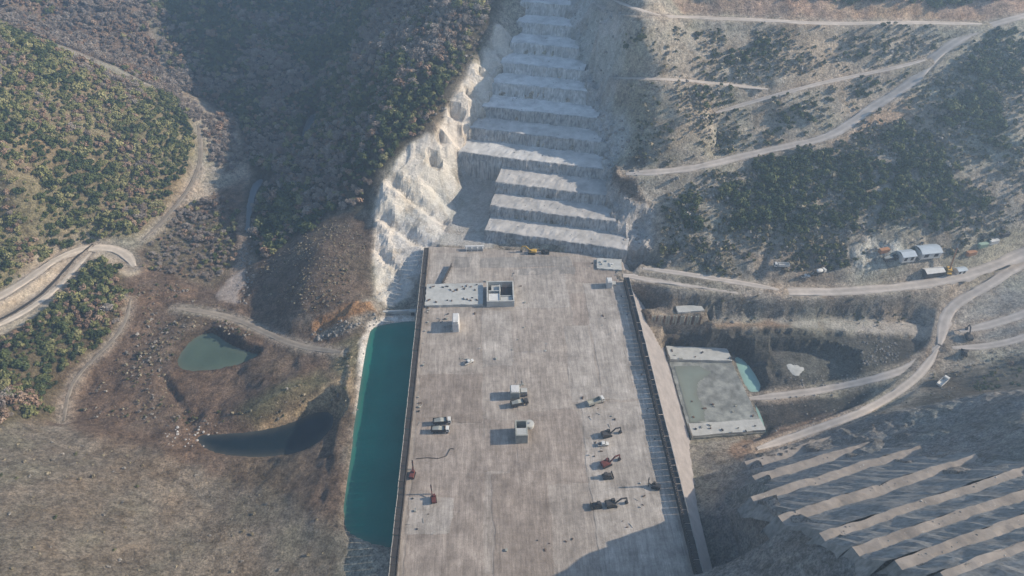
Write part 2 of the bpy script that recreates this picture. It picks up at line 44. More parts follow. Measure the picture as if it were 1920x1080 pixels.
ROADS = [["lower",8,[[75.2,302.6,0.2],[81.3,301.3,0.1],[87.4,299.9,0.1],[93.4,298.4,0.1],[99.5,296.9,0.2],[105.5,295.3,0.3],[111.6,293.8,0.4],[117.6,292.3,0.5],[123.7,290.9,0.5],[129.8,289.7,0.4],[135.9,288.5,0.4],[142.1,287.4,0.4],[148.2,286.4,0.5],[154.4,285.4,0.6],[160.6,284.8,0.6],[166.8,284.5,0.5],[173.0,284.5,0.3],[179.3,284.4,0.1],[185.5,284.4,0.2],[191.8,284.2,0.4],[198.0,284.0,0.8],[204.3,283.9,1.2],[210.5,283.9,1.5],[216.7,284.0,1.8],[223.0,284.2,2.0],[229.2,284.6,2.2],[235.4,285.2,2.4],[241.6,285.8,2.7],[247.8,286.5,3.1],[254.0,287.4,3.5],[260.2,288.5,3.9],[266.3,289.7,4.4],[272.4,291.1,5.0],[278.4,292.6,5.7],[284.4,294.3,6.4],[290.4,296.2,7.0],[296.2,298.4,7.6],[302.1,300.6,8.1],[307.9,302.8,9.0],[313.8,304.8,10.5],[319.8,306.4,12.7],[325.8,307.8,15.6],[332.0,309.1,18.6]]],
["upperpar",5,[[87.5,307.2,1.3],[94.2,305.3,1.7],[100.9,303.2,2.0],[107.6,301.1,2.3],[114.3,298.9,2.5],[120.9,296.8,2.7],[127.7,294.8,2.6],[134.4,292.9,2.5],[141.2,291.1,2.4],[147.9,289.2,2.2],[154.7,287.3,2.0],[161.4,285.4,1.7]]],
["main",8,[[83.0,362.3,31.9],[88.9,361.4,32.8],[94.8,360.6,33.5],[100.8,360.1,34.2],[106.9,360.0,34.7],[113.0,360.2,35.2],[119.1,360.7,35.7],[125.2,361.5,36.3],[131.2,362.5,37.0],[137.2,364.0,37.5],[143.0,365.6,37.9],[148.9,367.2,38.4],[154.9,368.5,39.0],[160.9,369.6,39.9],[167.0,370.4,40.8],[173.1,371.1,41.8],[179.2,371.7,42.7],[185.3,372.2,43.7],[191.4,372.7,44.8],[197.5,373.4,45.9],[203.5,374.4,47.0],[209.4,375.9,48.3],[215.1,377.9,49.7],[220.6,380.5,51.3],[225.9,383.5,52.9],[231.1,386.8,54.7],[236.3,389.9,56.5],[241.7,392.9,58.4],[247.2,395.5,60.4],[252.8,398.0,62.4],[258.3,400.5,64.4],[263.8,403.2,66.4],[269.1,406.2,68.6],[274.1,409.7,71.1],[278.8,413.5,73.7],[283.4,417.4,76.5],[288.2,421.1,79.1],[293.3,424.3,81.5],[298.7,427.2,83.7],[304.2,429.9,85.8],[309.8,432.4,87.7],[315.5,434.7,89.5],[321.2,436.6,91.1],[327.1,438.2,92.5],[333.1,439.4,93.8],[339.2,440.4,95.0],[345.2,441.5,96.0],[351.2,442.8,96.8],[357.1,444.3,97.5],[363.0,446.1,98.0],[368.8,447.9,98.5],[374.7,449.8,99.0],[380.5,451.7,99.4]]],
["mid",4.5,[[81.2,425.7,65.9],[85.3,420.8,67.9],[89.8,416.4,69.7],[94.8,412.8,71.1],[100.4,410.2,72.0],[106.4,408.9,72.4],[112.7,408.5,72.2],[119.0,408.8,71.6],[125.4,409.1,70.9],[131.8,409.2,70.1],[138.2,409.0,69.4],[144.7,408.7,68.8],[151.1,408.2,68.2],[157.5,407.6,67.7],[163.9,406.6,67.3],[170.2,405.4,67.0],[176.5,403.9,66.8]]],
["midb",5,[[142.0,393.6,56.4],[148.2,395.5,57.1],[154.4,397.1,58.0],[160.8,398.3,59.2],[167.2,399.2,60.7],[173.6,399.9,62.3],[180.1,400.5,63.8],[186.5,401.4,65.2],[192.8,402.7,66.3],[199.1,404.2,67.2],[205.4,405.9,67.9],[211.6,407.6,68.5],[217.9,409.2,69.0],[224.2,410.7,69.6],[230.6,411.9,70.2],[237.0,412.9,71.0],[243.4,413.8,71.8],[249.9,414.6,72.7],[256.3,415.5,73.6],[262.7,416.6,74.5],[269.1,417.7,75.5],[275.5,418.9,76.6],[281.9,420.1,77.7]]],
["top",6.5,[[76.7,496.9,88.4],[78.5,490.9,89.5],[80.1,484.9,90.6],[81.7,478.9,91.8],[83.1,472.8,93.2],[84.2,466.7,94.6],[85.1,460.5,96.3],[86.1,454.5,97.9],[87.6,448.6,99.5],[90.1,443.5,100.9],[93.8,439.7,101.7],[98.5,437.8,102.0],[103.8,437.8,101.6],[109.3,439.5,100.7],[114.7,442.2,99.5],[120.1,445.1,98.2],[125.5,447.7,97.0],[131.3,449.3,96.2],[137.2,450.0,95.7],[143.3,449.7,95.5],[149.4,449.0,95.4],[155.6,448.3,95.4],[161.8,447.6,95.3],[168.0,446.9,95.2],[174.2,446.2,95.1],[180.4,445.3,95.0],[186.5,444.4,95.0],[192.7,443.4,94.9],[198.8,442.6,94.7],[205.0,442.1,94.5],[211.2,441.9,94.2],[217.5,442.0,93.9],[223.7,442.1,93.7],[229.9,442.1,93.5],[236.2,442.0,93.5],[242.4,442.0,93.5],[248.6,441.9,93.6],[254.9,442.0,93.6],[261.1,442.3,93.6],[267.3,442.7,93.4],[273.5,443.1,93.3],[279.7,443.4,93.1],[286.0,443.4,93.0],[292.2,443.0,92.9],[298.4,442.5,92.9],[304.6,441.9,92.9],[310.8,441.3,92.9],[317.0,440.6,92.9],[323.2,440.0,92.9]]],
["topb",4,[[85.4,476.6,98.5],[86.8,469.8,99.7],[88.1,463.0,101.0],[89.3,456.3,102.3],[90.9,449.9,103.5],[93.6,444.6,104.1],[97.8,440.9,103.9],[103.4,439.1,102.9],[109.7,438.7,101.4]]],
["junction",7,[[241.2,250.0,-9.2],[244.6,255.4,-8.4],[247.9,260.9,-7.3],[251.2,266.1,-6.0],[255.2,270.8,-4.6],[260.0,274.6,-3.3],[265.5,277.8,-2.2],[271.3,280.5,-1.1],[277.2,283.2,0.1],[283.1,286.0,1.2],[288.8,288.9,2.3],[294.6,291.9,3.3],[300.3,294.9,4.2],[306.1,297.8,5.1],[311.9,300.5,6.3],[317.9,303.1,7.8]]],
["slab",5.5,[[240.4,249.4,-9.4],[235.0,245.8,-10.6],[229.5,242.3,-11.6],[223.7,239.3,-12.4],[217.8,236.7,-13.0],[211.6,234.6,-13.5],[205.4,233.3,-14.5],[199.0,232.7,-16.3],[192.6,232.8,-18.6],[186.2,232.8,-20.8],[179.7,232.5,-22.2],[173.2,231.7,-22.8],[166.8,230.9,-23.1],[160.3,230.3,-23.4],[153.7,229.9,-23.9],[147.2,229.7,-24.4],[140.7,229.4,-24.8],[134.1,229.1,-25.1]]],
["berm",5,[[238.6,247.2,-10.0],[234.1,242.5,-10.7],[229.4,238.0,-11.2],[224.6,233.7,-11.5],[219.4,229.7,-11.7],[214.1,226.0,-11.9],[208.5,222.5,-12.1],[202.9,219.2,-12.3],[197.2,216.1,-12.4],[191.4,212.9,-12.2],[185.7,209.9,-11.7],[179.8,207.1,-11.2],[173.8,204.8,-11.3],[167.6,203.0,-12.1],[161.3,201.6,-13.3],[154.9,200.1,-14.5],[148.6,198.5,-15.4],[142.4,196.6,-15.7],[136.2,194.5,-15.7],[130.0,192.2,-15.2],[123.9,189.9,-14.6]]],
["rightb",5,[[246.2,247.0,-8.7],[253.1,246.3,-8.0],[260.0,245.8,-7.2],[266.9,245.8,-6.1],[273.7,246.3,-4.9],[280.6,247.3,-3.4],[287.4,248.7,-1.8],[294.2,250.2,-0.0],[301.0,251.8,1.8]]],
["righta",6,[[255.6,257.5,-7.4],[262.7,258.5,-6.4],[269.8,259.5,-5.3],[276.9,260.6,-4.0],[283.9,261.8,-2.6],[290.9,263.3,-1.0],[297.9,265.1,0.5],[304.7,267.1,1.8],[311.6,269.2,2.9]]],
["valley",4,[[-233.2,368.9,-16.8],[-231.3,375.1,-16.6],[-229.3,381.3,-16.3],[-227.4,387.4,-15.9],[-225.7,393.6,-15.5],[-224.0,399.9,-15.0],[-222.4,406.1,-14.3],[-220.8,412.4,-13.3],[-219.5,418.6,-12.4],[-218.6,425.0,-11.7],[-218.2,431.4,-11.1],[-218.2,437.8,-10.6],[-218.4,444.3,-9.8],[-218.9,450.7,-8.9],[-219.7,457.1,-7.7],[-220.8,463.4,-6.1],[-222.2,469.8,-4.1],[-223.7,476.0,-1.7],[-225.5,482.2,0.9],[-227.4,488.4,3.4]]],
["foot",3,[[-217.2,307.9,-14.4],[-215.9,301.5,-15.3],[-215.1,295.0,-16.4],[-215.1,288.6,-17.4],[-216.1,282.2,-18.4],[-217.9,275.9,-19.0],[-220.2,269.7,-19.2],[-222.6,263.5,-19.3],[-224.7,257.3,-19.4],[-226.0,251.1,-19.6],[-226.3,244.8,-19.8],[-225.3,238.5,-20.0],[-223.5,232.2,-19.8],[-221.1,226.2,-19.1],[-218.3,220.2,-18.0]]],
["valleytrack",5,[[-191.3,304.7,-20.1],[-185.0,303.9,-20.5],[-178.8,302.9,-20.8],[-172.6,301.6,-21.0],[-166.5,300.0,-21.1],[-160.6,298.0,-21.1],[-154.8,295.5,-21.1],[-149.2,292.7,-20.9],[-143.8,289.4,-20.6],[-138.6,285.9,-20.1],[-133.4,282.3,-19.4],[-128.4,278.5,-18.4],[-123.3,274.8,-17.4],[-118.0,271.4,-16.5],[-112.6,268.3,-15.7],[-106.9,265.5,-15.0],[-101.1,263.0,-14.0],[-95.3,260.5,-12.7],[-89.5,258.1,-11.3],[-83.6,255.7,-9.8]]],
["creamupper",8,[[-291.8,291.0,-4.1],[-289.5,297.0,-5.1],[-287.0,302.8,-5.8],[-284.1,308.5,-6.2],[-281.1,314.1,-6.3],[-278.4,319.8,-6.3],[-276.2,325.7,-6.5],[-274.8,331.7,-7.1],[-273.9,337.8,-8.4],[-272.8,343.7,-9.9],[-270.8,349.1,-11.3],[-267.3,353.6,-12.5],[-262.6,356.8,-13.4],[-257.1,358.3,-14.0],[-251.3,358.1,-14.5],[-245.5,356.4,-14.9],[-240.2,353.4,-15.2],[-235.5,349.4,-15.5],[-231.3,344.7,-15.7],[-227.4,339.7,-15.7]]],
["creamlower",6,[[-281.0,271.6,-3.7],[-277.7,277.5,-5.9],[-274.5,283.5,-7.6],[-271.6,289.6,-8.8],[-268.8,295.9,-9.6],[-266.2,302.2,-10.0],[-264.1,308.6,-10.4],[-262.5,315.2,-10.6],[-261.6,321.9,-10.9],[-261.1,328.7,-11.2],[-260.9,335.5,-11.8],[-260.9,342.3,-12.7],[-260.8,349.2,-13.8],[-260.5,356.0,-14.8]]],
["dark_line",2.2,[[-283.0,274.7,-4.2],[-280.2,280.6,-6.2],[-277.4,286.5,-7.9],[-274.6,292.4,-9.0],[-272.0,298.3,-9.7],[-269.7,304.4,-10.1],[-267.8,310.6,-10.3],[-266.4,316.9,-10.4],[-265.5,323.3,-10.4],[-265.1,329.8,-10.6],[-265.0,336.2,-11.1],[-265.0,342.7,-11.9],[-264.5,349.0,-12.7],[-263.2,355.2,-13.3],[-261.3,361.3,-13.7]]]]
WATER = [["teal",-9,[[-69.9,270.7],[-69.4,272.0],[-68.2,273.2],[-66.5,274.3],[-64.2,275.2],[-61.3,276.0],[-58.1,276.6],[-54.8,277.1],[-51.3,277.6],[-47.6,277.9],[-44.5,277.0],[-42.2,275.0],[-40.5,271.9],[-39.5,267.7],[-38.5,254.5],[-37.5,233.8],[-36.7,207.4],[-35.9,177.4],[-37.4,157.9],[-40.7,146.6],[-46.0,142.2],[-53.4,144.2],[-59.2,146.5],[-63.5,149.1],[-66.2,151.9],[-67.2,155.0],[-68.0,159.0],[-68.6,163.8],[-68.9,169.6],[-69.1,176.4],[-69.2,183.4],[-69.4,190.7],[-69.6,198.2],[-69.9,206.1],[-70.2,213.5],[-70.4,220.7],[-70.6,227.3],[-70.7,233.5],[-70.8,239.8],[-70.9,246.1],[-70.9,252.4],[-70.9,258.8],[-70.7,264.0],[-70.4,268.0]]],
["green",-23.0,[[-178.7,266.2],[-178.4,271.5],[-177.4,276.1],[-175.9,280.0],[-173.8,283.1],[-171.0,285.3],[-168.2,286.4],[-165.3,286.4],[-162.3,285.1],[-159.3,282.6],[-156.4,280.3],[-153.5,278.2],[-150.8,276.4],[-148.1,274.7],[-145.1,273.1],[-141.9,271.5],[-138.4,270.0],[-134.7,268.6],[-132.9,266.9],[-133.0,265.2],[-135.1,263.3],[-138.9,261.2],[-142.9,259.4],[-146.9,258.0],[-150.9,256.9],[-155.1,256.0],[-159.3,255.6],[-163.5,255.7],[-167.9,256.1],[-172.4,257.1],[-175.7,259.0],[-177.8,262.1]]],
["dark",-22.5,[[-147.9,213.5],[-143.9,213.6],[-140.0,213.7],[-136.1,213.9],[-132.1,214.1],[-128.2,214.2],[-124.3,214.6],[-120.4,215.2],[-116.6,216.0],[-112.7,216.9],[-109.0,218.2],[-105.3,219.7],[-101.6,221.6],[-97.9,223.8],[-94.6,225.3],[-91.7,226.0],[-89.3,226.1],[-87.2,225.4],[-85.6,224.3],[-84.5,222.6],[-83.8,220.5],[-83.5,218.0],[-84.1,215.2],[-85.5,212.0],[-87.8,208.6],[-90.8,205.0],[-94.8,202.2],[-99.8,200.2],[-105.8,199.0],[-112.9,198.7],[-119.4,198.6],[-125.4,199.0],[-131.0,199.7],[-136.2,200.8],[-140.6,202.3],[-144.4,204.2],[-147.6,206.5],[-150.1,209.2],[-150.9,211.3],[-150.2,212.7]]],
["river",-21.0,[[-175.0,403.0],[-177.7,416.0],[-179.4,426.9],[-180.3,435.5],[-180.1,441.4],[-178.9,444.7],[-177.7,447.0],[-176.5,448.5],[-175.3,449.0],[-174.1,448.6],[-173.4,447.1],[-173.1,444.5],[-173.2,440.8],[-173.7,436.1],[-173.9,431.0],[-173.8,425.4],[-173.3,419.3],[-172.4,412.8],[-171.6,406.4],[-170.7,400.0],[-169.8,393.7],[-168.8,387.4],[-168.4,383.2],[-168.4,380.9],[-168.8,380.5],[-169.8,382.1],[-171.1,386.3],[-172.8,393.2]]],
["stream",-8.8,[[-151.8,498.8],[-152.0,509.9],[-151.7,518.6],[-150.6,524.7],[-148.9,528.1],[-146.6,528.8],[-144.9,527.0],[-143.8,522.9],[-143.2,516.4],[-143.3,507.8],[-143.6,500.4],[-144.0,494.1],[-144.6,488.9],[-145.4,484.7],[-146.3,481.9],[-147.3,480.3],[-148.4,480.1],[-149.6,481.2],[-150.6,484.6],[-151.3,490.5]]],
["turq",-26,[[135.9,260.1],[137.0,259.8],[138.2,258.9],[139.3,257.4],[140.4,255.3],[141.5,252.6],[142.3,249.6],[142.9,246.4],[143.3,242.9],[143.4,239.3],[143.0,236.6],[141.9,234.6],[140.3,233.5],[138.1,233.2],[136.5,234.1],[135.3,236.1],[134.7,239.4],[134.6,243.9],[134.5,247.9],[134.4,251.4],[134.3,254.3],[134.3,256.8],[134.5,258.5],[135.0,259.6]]],
["sliver",-26,[[136.7,226.5],[137.3,225.5],[137.7,223.6],[137.8,220.7],[137.8,217.0],[137.5,212.5],[137.1,209.2],[136.7,206.9],[136.2,205.7],[135.6,205.5],[135.2,206.8],[135.0,209.5],[135.1,213.6],[135.3,219.3],[135.7,223.3],[136.1,225.8]]],
["corner",-25.7,[[98.4,269.1],[100.4,268.6],[102.2,267.9],[103.9,267.1],[105.5,266.2],[107.0,265.1],[107.3,264.1],[106.4,263.3],[104.4,262.7],[101.2,262.2],[98.8,262.3],[97.1,263.1],[96.1,264.5],[95.8,266.6],[96.1,268.1],[97.0,268.9]]]]
COVER = [["forest_hill",[0.25,0.21,0.135],5,[[-391.4,564.1],[-350.4,539.1],[-299.4,495.3],[-275.5,504.3],[-252.4,520.0],[-232.9,490.4],[-220.6,475.5],[-222.3,457.5],[-221.9,436.3],[-223.1,417.8],[-225.6,402.6],[-230.1,388.2],[-234.3,374.3],[-247.6,366.9],[-263.5,364.0],[-272.3,358.0],[-279.6,350.7],[-282.1,323.8],[-285.6,300.6],[-298.8,287.6],[-306.9,271.7],[-316.8,275.9],[-326.1,279.5],[-350.4,360.9],[-446.4,537.9],[-419.9,550.4]]],
["far_slope",[0.2,0.15,0.12],6,[[-434.1,612.7],[-387.1,654.9],[-329.1,696.5],[-308.6,643.5],[-300.3,616.6],[-289.4,594.2],[-269.0,552.4],[-289.4,547.3],[-305.5,536.4],[-344.1,543.2],[-389.4,560.5],[-401.5,563.3],[-411.3,563.1],[-423.2,588.3]]],
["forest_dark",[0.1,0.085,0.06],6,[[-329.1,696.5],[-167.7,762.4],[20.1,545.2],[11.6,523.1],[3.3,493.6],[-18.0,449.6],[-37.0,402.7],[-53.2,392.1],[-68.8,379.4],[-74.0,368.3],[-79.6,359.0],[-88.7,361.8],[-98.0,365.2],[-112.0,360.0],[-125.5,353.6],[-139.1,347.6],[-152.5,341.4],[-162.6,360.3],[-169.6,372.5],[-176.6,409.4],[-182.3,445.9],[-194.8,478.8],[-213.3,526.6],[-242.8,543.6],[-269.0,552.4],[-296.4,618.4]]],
["valley_brown",[0.19,0.14,0.105],5,[[-233.6,355.1],[-228.2,376.9],[-220.7,397.6],[-204.4,422.3],[-185.3,445.4],[-174.0,400.3],[-162.9,357.9],[-142.2,318.0],[-128.6,293.1],[-98.7,276.8],[-73.7,269.7],[-72.1,235.4],[-70.4,204.8],[-68.8,175.7],[-66.7,148.6],[-107.2,153.5],[-143.3,151.7],[-172.3,176.8],[-213.3,213.4],[-221.2,206.6],[-229.2,200.8],[-246.4,232.1],[-272.2,274.4],[-263.8,289.9],[-251.7,303.0],[-240.7,324.5]]],
["valley_scrub",[0.19,0.155,0.11],4,[[-229.2,369.2],[-224.1,385.8],[-218.9,403.7],[-208.9,404.3],[-197.1,401.5],[-187.4,391.5],[-175.9,377.1],[-171.9,364.7],[-165.7,347.9],[-171.8,338.3],[-176.7,326.9],[-189.4,331.5],[-201.7,335.0],[-212.1,338.2],[-221.2,339.2],[-226.7,356.3]]],
["knoll",[0.15,0.12,0.075],3,[[-253.6,346.6],[-241.9,341.2],[-233.1,339.8],[-223.3,318.8],[-217.4,303.8],[-215.8,294.1],[-214.0,284.3],[-218.2,278.9],[-221.8,272.9],[-226.7,260.7],[-231.0,248.7],[-227.0,235.3],[-220.8,220.1],[-227.0,202.0],[-240.2,192.9],[-256.7,219.9],[-279.8,254.8],[-272.2,266.4],[-261.7,276.3],[-261.1,290.7],[-258.3,303.6],[-255.3,323.2]]],
["mound",[0.17,0.13,0.1],3,[[-154.4,348.1],[-140.8,354.3],[-127.0,360.4],[-117.0,366.9],[-106.3,371.6],[-92.4,363.1],[-79.6,357.5],[-76.1,349.6],[-72.5,340.7],[-71.5,316.7],[-69.9,291.6],[-77.6,284.3],[-86.3,281.4],[-99.1,282.0],[-111.8,282.0],[-123.6,288.8],[-135.3,294.2],[-142.1,302.7],[-149.5,312.0],[-151.6,329.0]]],
["orange_cliff",[0.36,0.21,0.11],2,[[-105.7,277.4],[-102.4,279.5],[-99.0,281.5],[-89.5,282.1],[-80.6,285.0],[-74.9,286.3],[-69.7,290.3],[-67.9,283.3],[-66.8,279.3],[-73.3,276.5],[-79.9,273.9],[-88.7,271.4],[-98.3,270.7],[-102.0,274.2]]],
["cliffgrey",[0.34,0.3,0.25],1.5,[[-101.6,273.3],[-93.8,274.1],[-85.9,274.7],[-77.1,276.6],[-68.5,279.5],[-66.7,278.4],[-64.9,277.2],[-72.3,273.9],[-79.6,270.3],[-88.5,269.2],[-98.2,270.0],[-99.9,271.8]]],
["gravel_patch",[0.44,0.38,0.34],1,[[-173.1,318.8],[-171.6,329.2],[-169.7,339.2],[-165.9,343.1],[-161.5,345.9],[-159.6,337.2],[-156.9,326.8],[-158.3,324.4],[-159.6,321.9],[-157.6,314.7],[-155.8,308.3],[-162.8,310.9],[-169.8,313.6],[-171.4,316.2]]],
["river_bank",[0.33,0.27,0.22],2,[[-169.4,338.1],[-171.7,351.7],[-173.7,364.9],[-174.5,380.1],[-178.2,402.4],[-176.5,402.7],[-175.0,403.5],[-167.4,372.3],[-161.6,346.5],[-165.8,342.8]]],
["cream_road",[0.56,0.47,0.365],2,[[-295.9,298.9],[-292.9,303.6],[-289.6,308.0],[-285.0,316.9],[-280.3,326.3],[-279.7,338.0],[-279.6,350.7],[-268.5,359.7],[-254.1,365.1],[-244.3,360.5],[-233.4,354.4],[-227.9,344.5],[-222.2,334.4],[-223.9,330.5],[-225.5,326.5],[-230.8,330.6],[-237.0,335.9],[-246.4,343.7],[-255.2,350.5],[-255.6,339.5],[-256.5,329.6],[-256.9,316.4],[-256.0,302.2],[-259.6,292.4],[-262.2,281.9],[-265.2,274.8],[-267.1,266.9],[-270.8,264.4],[-274.2,261.6],[-287.2,282.1]]],
["near_slope",[0.235,0.2,0.16],5,[[-242.2,196.1],[-231.6,201.7],[-223.5,210.5],[-210.6,209.4],[-193.9,204.5],[-178.6,201.9],[-163.2,199.2],[-145.2,190.8],[-128.2,183.3],[-108.9,176.2],[-89.2,167.3],[-77.5,157.3],[-66.7,148.6],[-64.1,131.4],[-60.8,113.9],[-129.3,112.8],[-176.4,101.7],[-203.9,141.2]]],
["grassy",[0.175,0.16,0.1],5,[[-133.9,223.5],[-123.6,229.0],[-113.8,235.9],[-103.8,240.8],[-93.9,246.7],[-89.1,240.3],[-84.6,234.3],[-93.7,231.5],[-102.0,226.9],[-112.0,220.5],[-122.3,215.1],[-127.3,218.0]]],
["grassy2",[0.24,0.21,0.13],4,[[-93.8,262.6],[-83.4,265.0],[-73.7,269.7],[-72.3,261.5],[-71.2,254.1],[-71.7,238.9],[-72.2,224.6],[-79.9,235.1],[-87.9,245.6],[-90.6,253.4]]],
["spit",[0.44,0.34,0.22],2,[[-122.2,216.1],[-114.5,219.3],[-107.0,223.1],[-97.0,229.8],[-86.0,234.5],[-81.0,238.8],[-75.7,242.4],[-73.4,233.4],[-71.1,224.5],[-73.8,217.7],[-76.5,211.1],[-86.4,225.0],[-92.1,227.0],[-99.7,223.4],[-107.1,219.5],[-113.3,216.5],[-119.5,213.6],[-121.0,215.1]]],
["bank_white",[0.78,0.74,0.68],1.2,[[-68.5,212.1],[-69.8,218.4],[-71.1,224.5],[-72.4,242.5],[-73.8,261.7],[-72.7,268.5],[-71.2,274.6],[-66.9,276.5],[-62.7,279.0],[-55.7,281.6],[-48.2,282.7],[-46.2,279.6],[-44.3,276.8],[-52.1,276.7],[-59.8,276.2],[-63.8,274.6],[-67.7,272.6],[-68.8,266.0],[-69.6,259.0],[-69.1,245.6],[-68.6,232.8],[-68.6,222.3]]],
["cream_face",[0.72,0.66,0.585],2,[[-75.8,357.1],[-73.5,363.4],[-71.2,370.1],[-68.7,375.3],[-66.0,380.1],[-60.4,386.6],[-54.7,393.1],[-45.4,398.0],[-35.9,402.3],[-29.6,421.4],[-22.3,431.0],[-16.0,449.8],[-9.3,464.0],[-1.5,484.5],[6.5,499.2],[9.6,499.9],[12.7,501.1],[15.0,500.4],[17.3,498.7],[17.1,492.4],[17.0,488.0],[11.4,475.3],[6.0,468.3],[3.8,455.0],[1.8,452.3],[-2.1,439.8],[-5.9,431.1],[-11.0,428.5],[-15.8,417.1],[-18.8,408.6],[-21.8,400.3],[-24.0,395.8],[-26.1,391.1],[-24.2,390.0],[-22.1,388.5],[-24.3,377.2],[-26.0,362.4],[-27.8,353.2],[-29.5,344.9],[-33.6,339.0],[-37.9,336.1],[-40.9,323.5],[-43.9,311.8],[-46.7,303.9],[-49.3,295.8],[-55.1,291.5],[-60.5,285.7],[-64.3,288.8],[-68.3,292.5],[-70.5,305.1],[-72.4,316.6],[-74.2,336.8]]],
["cream_grey",[0.64,0.61,0.57],3,[[-62.0,354.7],[-52.2,356.6],[-42.9,363.4],[-32.9,381.7],[-22.4,399.8],[-24.6,382.0],[-25.7,351.2],[-33.5,337.2],[-41.3,326.4],[-47.1,311.8],[-52.4,295.7],[-56.8,293.4],[-61.0,290.5],[-60.7,304.9],[-60.4,319.8],[-61.2,337.2]]],
["trench",[0.48,0.46,0.43],1,[[-37.9,336.1],[-33.6,341.2],[-29.7,349.9],[-28.2,367.0],[-26.3,379.4],[-22.8,389.5],[-19.2,397.6],[-8.3,397.8],[2.5,394.1],[4.2,392.7],[5.9,392.0],[2.5,356.0],[-0.5,333.2],[-19.2,334.7]]],
["rightwall",[0.47,0.465,0.46],3,[[79.2,321.1],[70.6,324.1],[64.2,337.6],[64.0,358.3],[65.9,391.9],[62.5,415.7],[58.8,438.9],[56.0,473.2],[51.9,499.6],[53.6,525.2],[55.3,550.2],[69.4,532.4],[81.5,508.1],[85.8,488.2],[86.3,450.5],[85.9,438.8],[87.1,434.8],[86.7,429.6],[86.8,426.6],[85.7,426.7],[84.1,424.3],[82.0,417.2],[80.7,414.3],[85.9,401.4],[91.2,389.8],[88.7,386.5],[86.1,383.1],[82.3,383.6],[78.4,383.6],[77.9,365.9],[79.3,357.4],[88.7,349.6],[97.9,341.3],[97.2,334.5],[95.9,325.8],[92.6,320.1],[90.6,319.1],[84.9,320.1]]],
["darkgap",[0.16,0.14,0.12],1.5,[[77.0,372.9],[80.0,368.6],[84.6,371.7],[89.8,375.0],[94.6,377.1],[95.5,370.5],[97.1,366.8],[91.0,364.0],[84.5,359.4],[90.3,350.4],[96.4,342.8],[91.7,344.2],[87.0,345.7],[81.0,351.6],[75.0,357.8],[75.0,360.4]]],
["topcut",[0.42,0.3,0.23],2,[[113.1,460.7],[240.4,463.3],[369.1,462.9],[367.4,455.6],[362.0,444.0],[344.4,442.8],[328.3,443.7],[302.7,446.2],[276.3,447.5],[251.1,446.1],[226.6,445.6],[201.9,446.7],[178.2,450.2],[154.2,452.6],[129.5,453.1],[121.2,456.9]]],
["topcut2",[0.47,0.31,0.21],2,[[240.1,452.3],[253.8,450.9],[267.8,450.0],[282.9,450.7],[297.4,450.3],[313.0,448.9],[328.5,447.2],[327.0,445.8],[324.3,442.6],[300.9,445.9],[276.3,447.5],[257.8,446.4],[240.0,446.3],[239.9,449.0]]],
["palerock",[0.38,0.33,0.26],4,[[89.2,408.7],[112.2,396.1],[138.7,397.0],[137.2,381.4],[138.0,372.2],[122.6,369.0],[108.2,368.5],[100.7,375.3],[94.0,386.1],[91.8,398.1]]],
["palerock2",[0.42,0.33,0.25],3,[[223.1,379.4],[228.6,381.6],[233.9,383.5],[248.2,389.1],[263.0,395.5],[268.6,397.3],[274.2,398.9],[266.2,388.5],[258.6,378.5],[249.0,372.6],[239.0,366.1],[230.2,363.4],[221.4,360.6],[216.4,365.4],[210.4,368.7],[216.3,373.3]]],
["lowerface",[0.3,0.265,0.225],3,[[94.9,317.7],[99.5,315.2],[106.1,319.7],[141.7,311.2],[178.0,306.5],[201.1,309.3],[223.9,311.8],[246.2,309.0],[268.9,306.8],[252.8,300.0],[236.8,293.4],[206.0,291.4],[175.5,289.7],[145.1,293.3],[115.5,299.1],[104.2,304.7]]],
["limestone",[0.5,0.47,0.43],2,[[203.2,304.8],[211.7,307.0],[220.4,309.4],[227.5,306.8],[234.6,304.4],[235.3,299.3],[236.2,294.7],[220.9,292.6],[206.0,291.4],[204.1,297.3]]],
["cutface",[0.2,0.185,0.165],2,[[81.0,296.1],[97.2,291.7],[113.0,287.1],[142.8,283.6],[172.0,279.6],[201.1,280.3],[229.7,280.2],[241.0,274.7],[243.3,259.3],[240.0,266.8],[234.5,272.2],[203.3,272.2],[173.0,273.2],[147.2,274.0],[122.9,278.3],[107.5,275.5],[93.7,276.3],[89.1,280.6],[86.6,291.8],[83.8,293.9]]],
["bench_pale",[0.46,0.42,0.37],1.5,[[154.5,272.9],[173.0,273.2],[191.6,273.6],[212.4,271.7],[233.1,270.0],[238.5,267.8],[242.1,263.8],[240.6,261.1],[239.1,258.5],[233.1,260.3],[225.6,260.5],[206.8,262.5],[188.3,264.9],[176.6,266.4],[165.2,268.3],[159.9,270.6]]],
["bench_brown",[0.33,0.24,0.17],2,[[119.8,273.5],[136.9,272.7],[154.5,272.9],[159.9,270.6],[165.2,268.3],[152.6,266.7],[141.1,267.1],[131.8,266.9],[122.3,266.3],[120.9,269.5]]],
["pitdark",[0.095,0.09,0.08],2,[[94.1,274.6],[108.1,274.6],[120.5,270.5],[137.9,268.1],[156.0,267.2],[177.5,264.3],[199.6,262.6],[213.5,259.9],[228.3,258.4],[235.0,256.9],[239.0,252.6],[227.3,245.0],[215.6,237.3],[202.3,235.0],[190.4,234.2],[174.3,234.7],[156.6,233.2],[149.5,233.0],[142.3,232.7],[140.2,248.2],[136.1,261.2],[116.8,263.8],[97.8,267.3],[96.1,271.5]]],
["pitfloor",[0.15,0.14,0.127],2,[[151.7,260.2],[161.4,259.9],[170.7,259.2],[184.6,255.6],[196.5,249.7],[195.7,245.6],[192.7,238.9],[185.4,240.1],[175.1,237.7],[164.9,237.8],[155.0,238.4],[154.0,250.0]]],
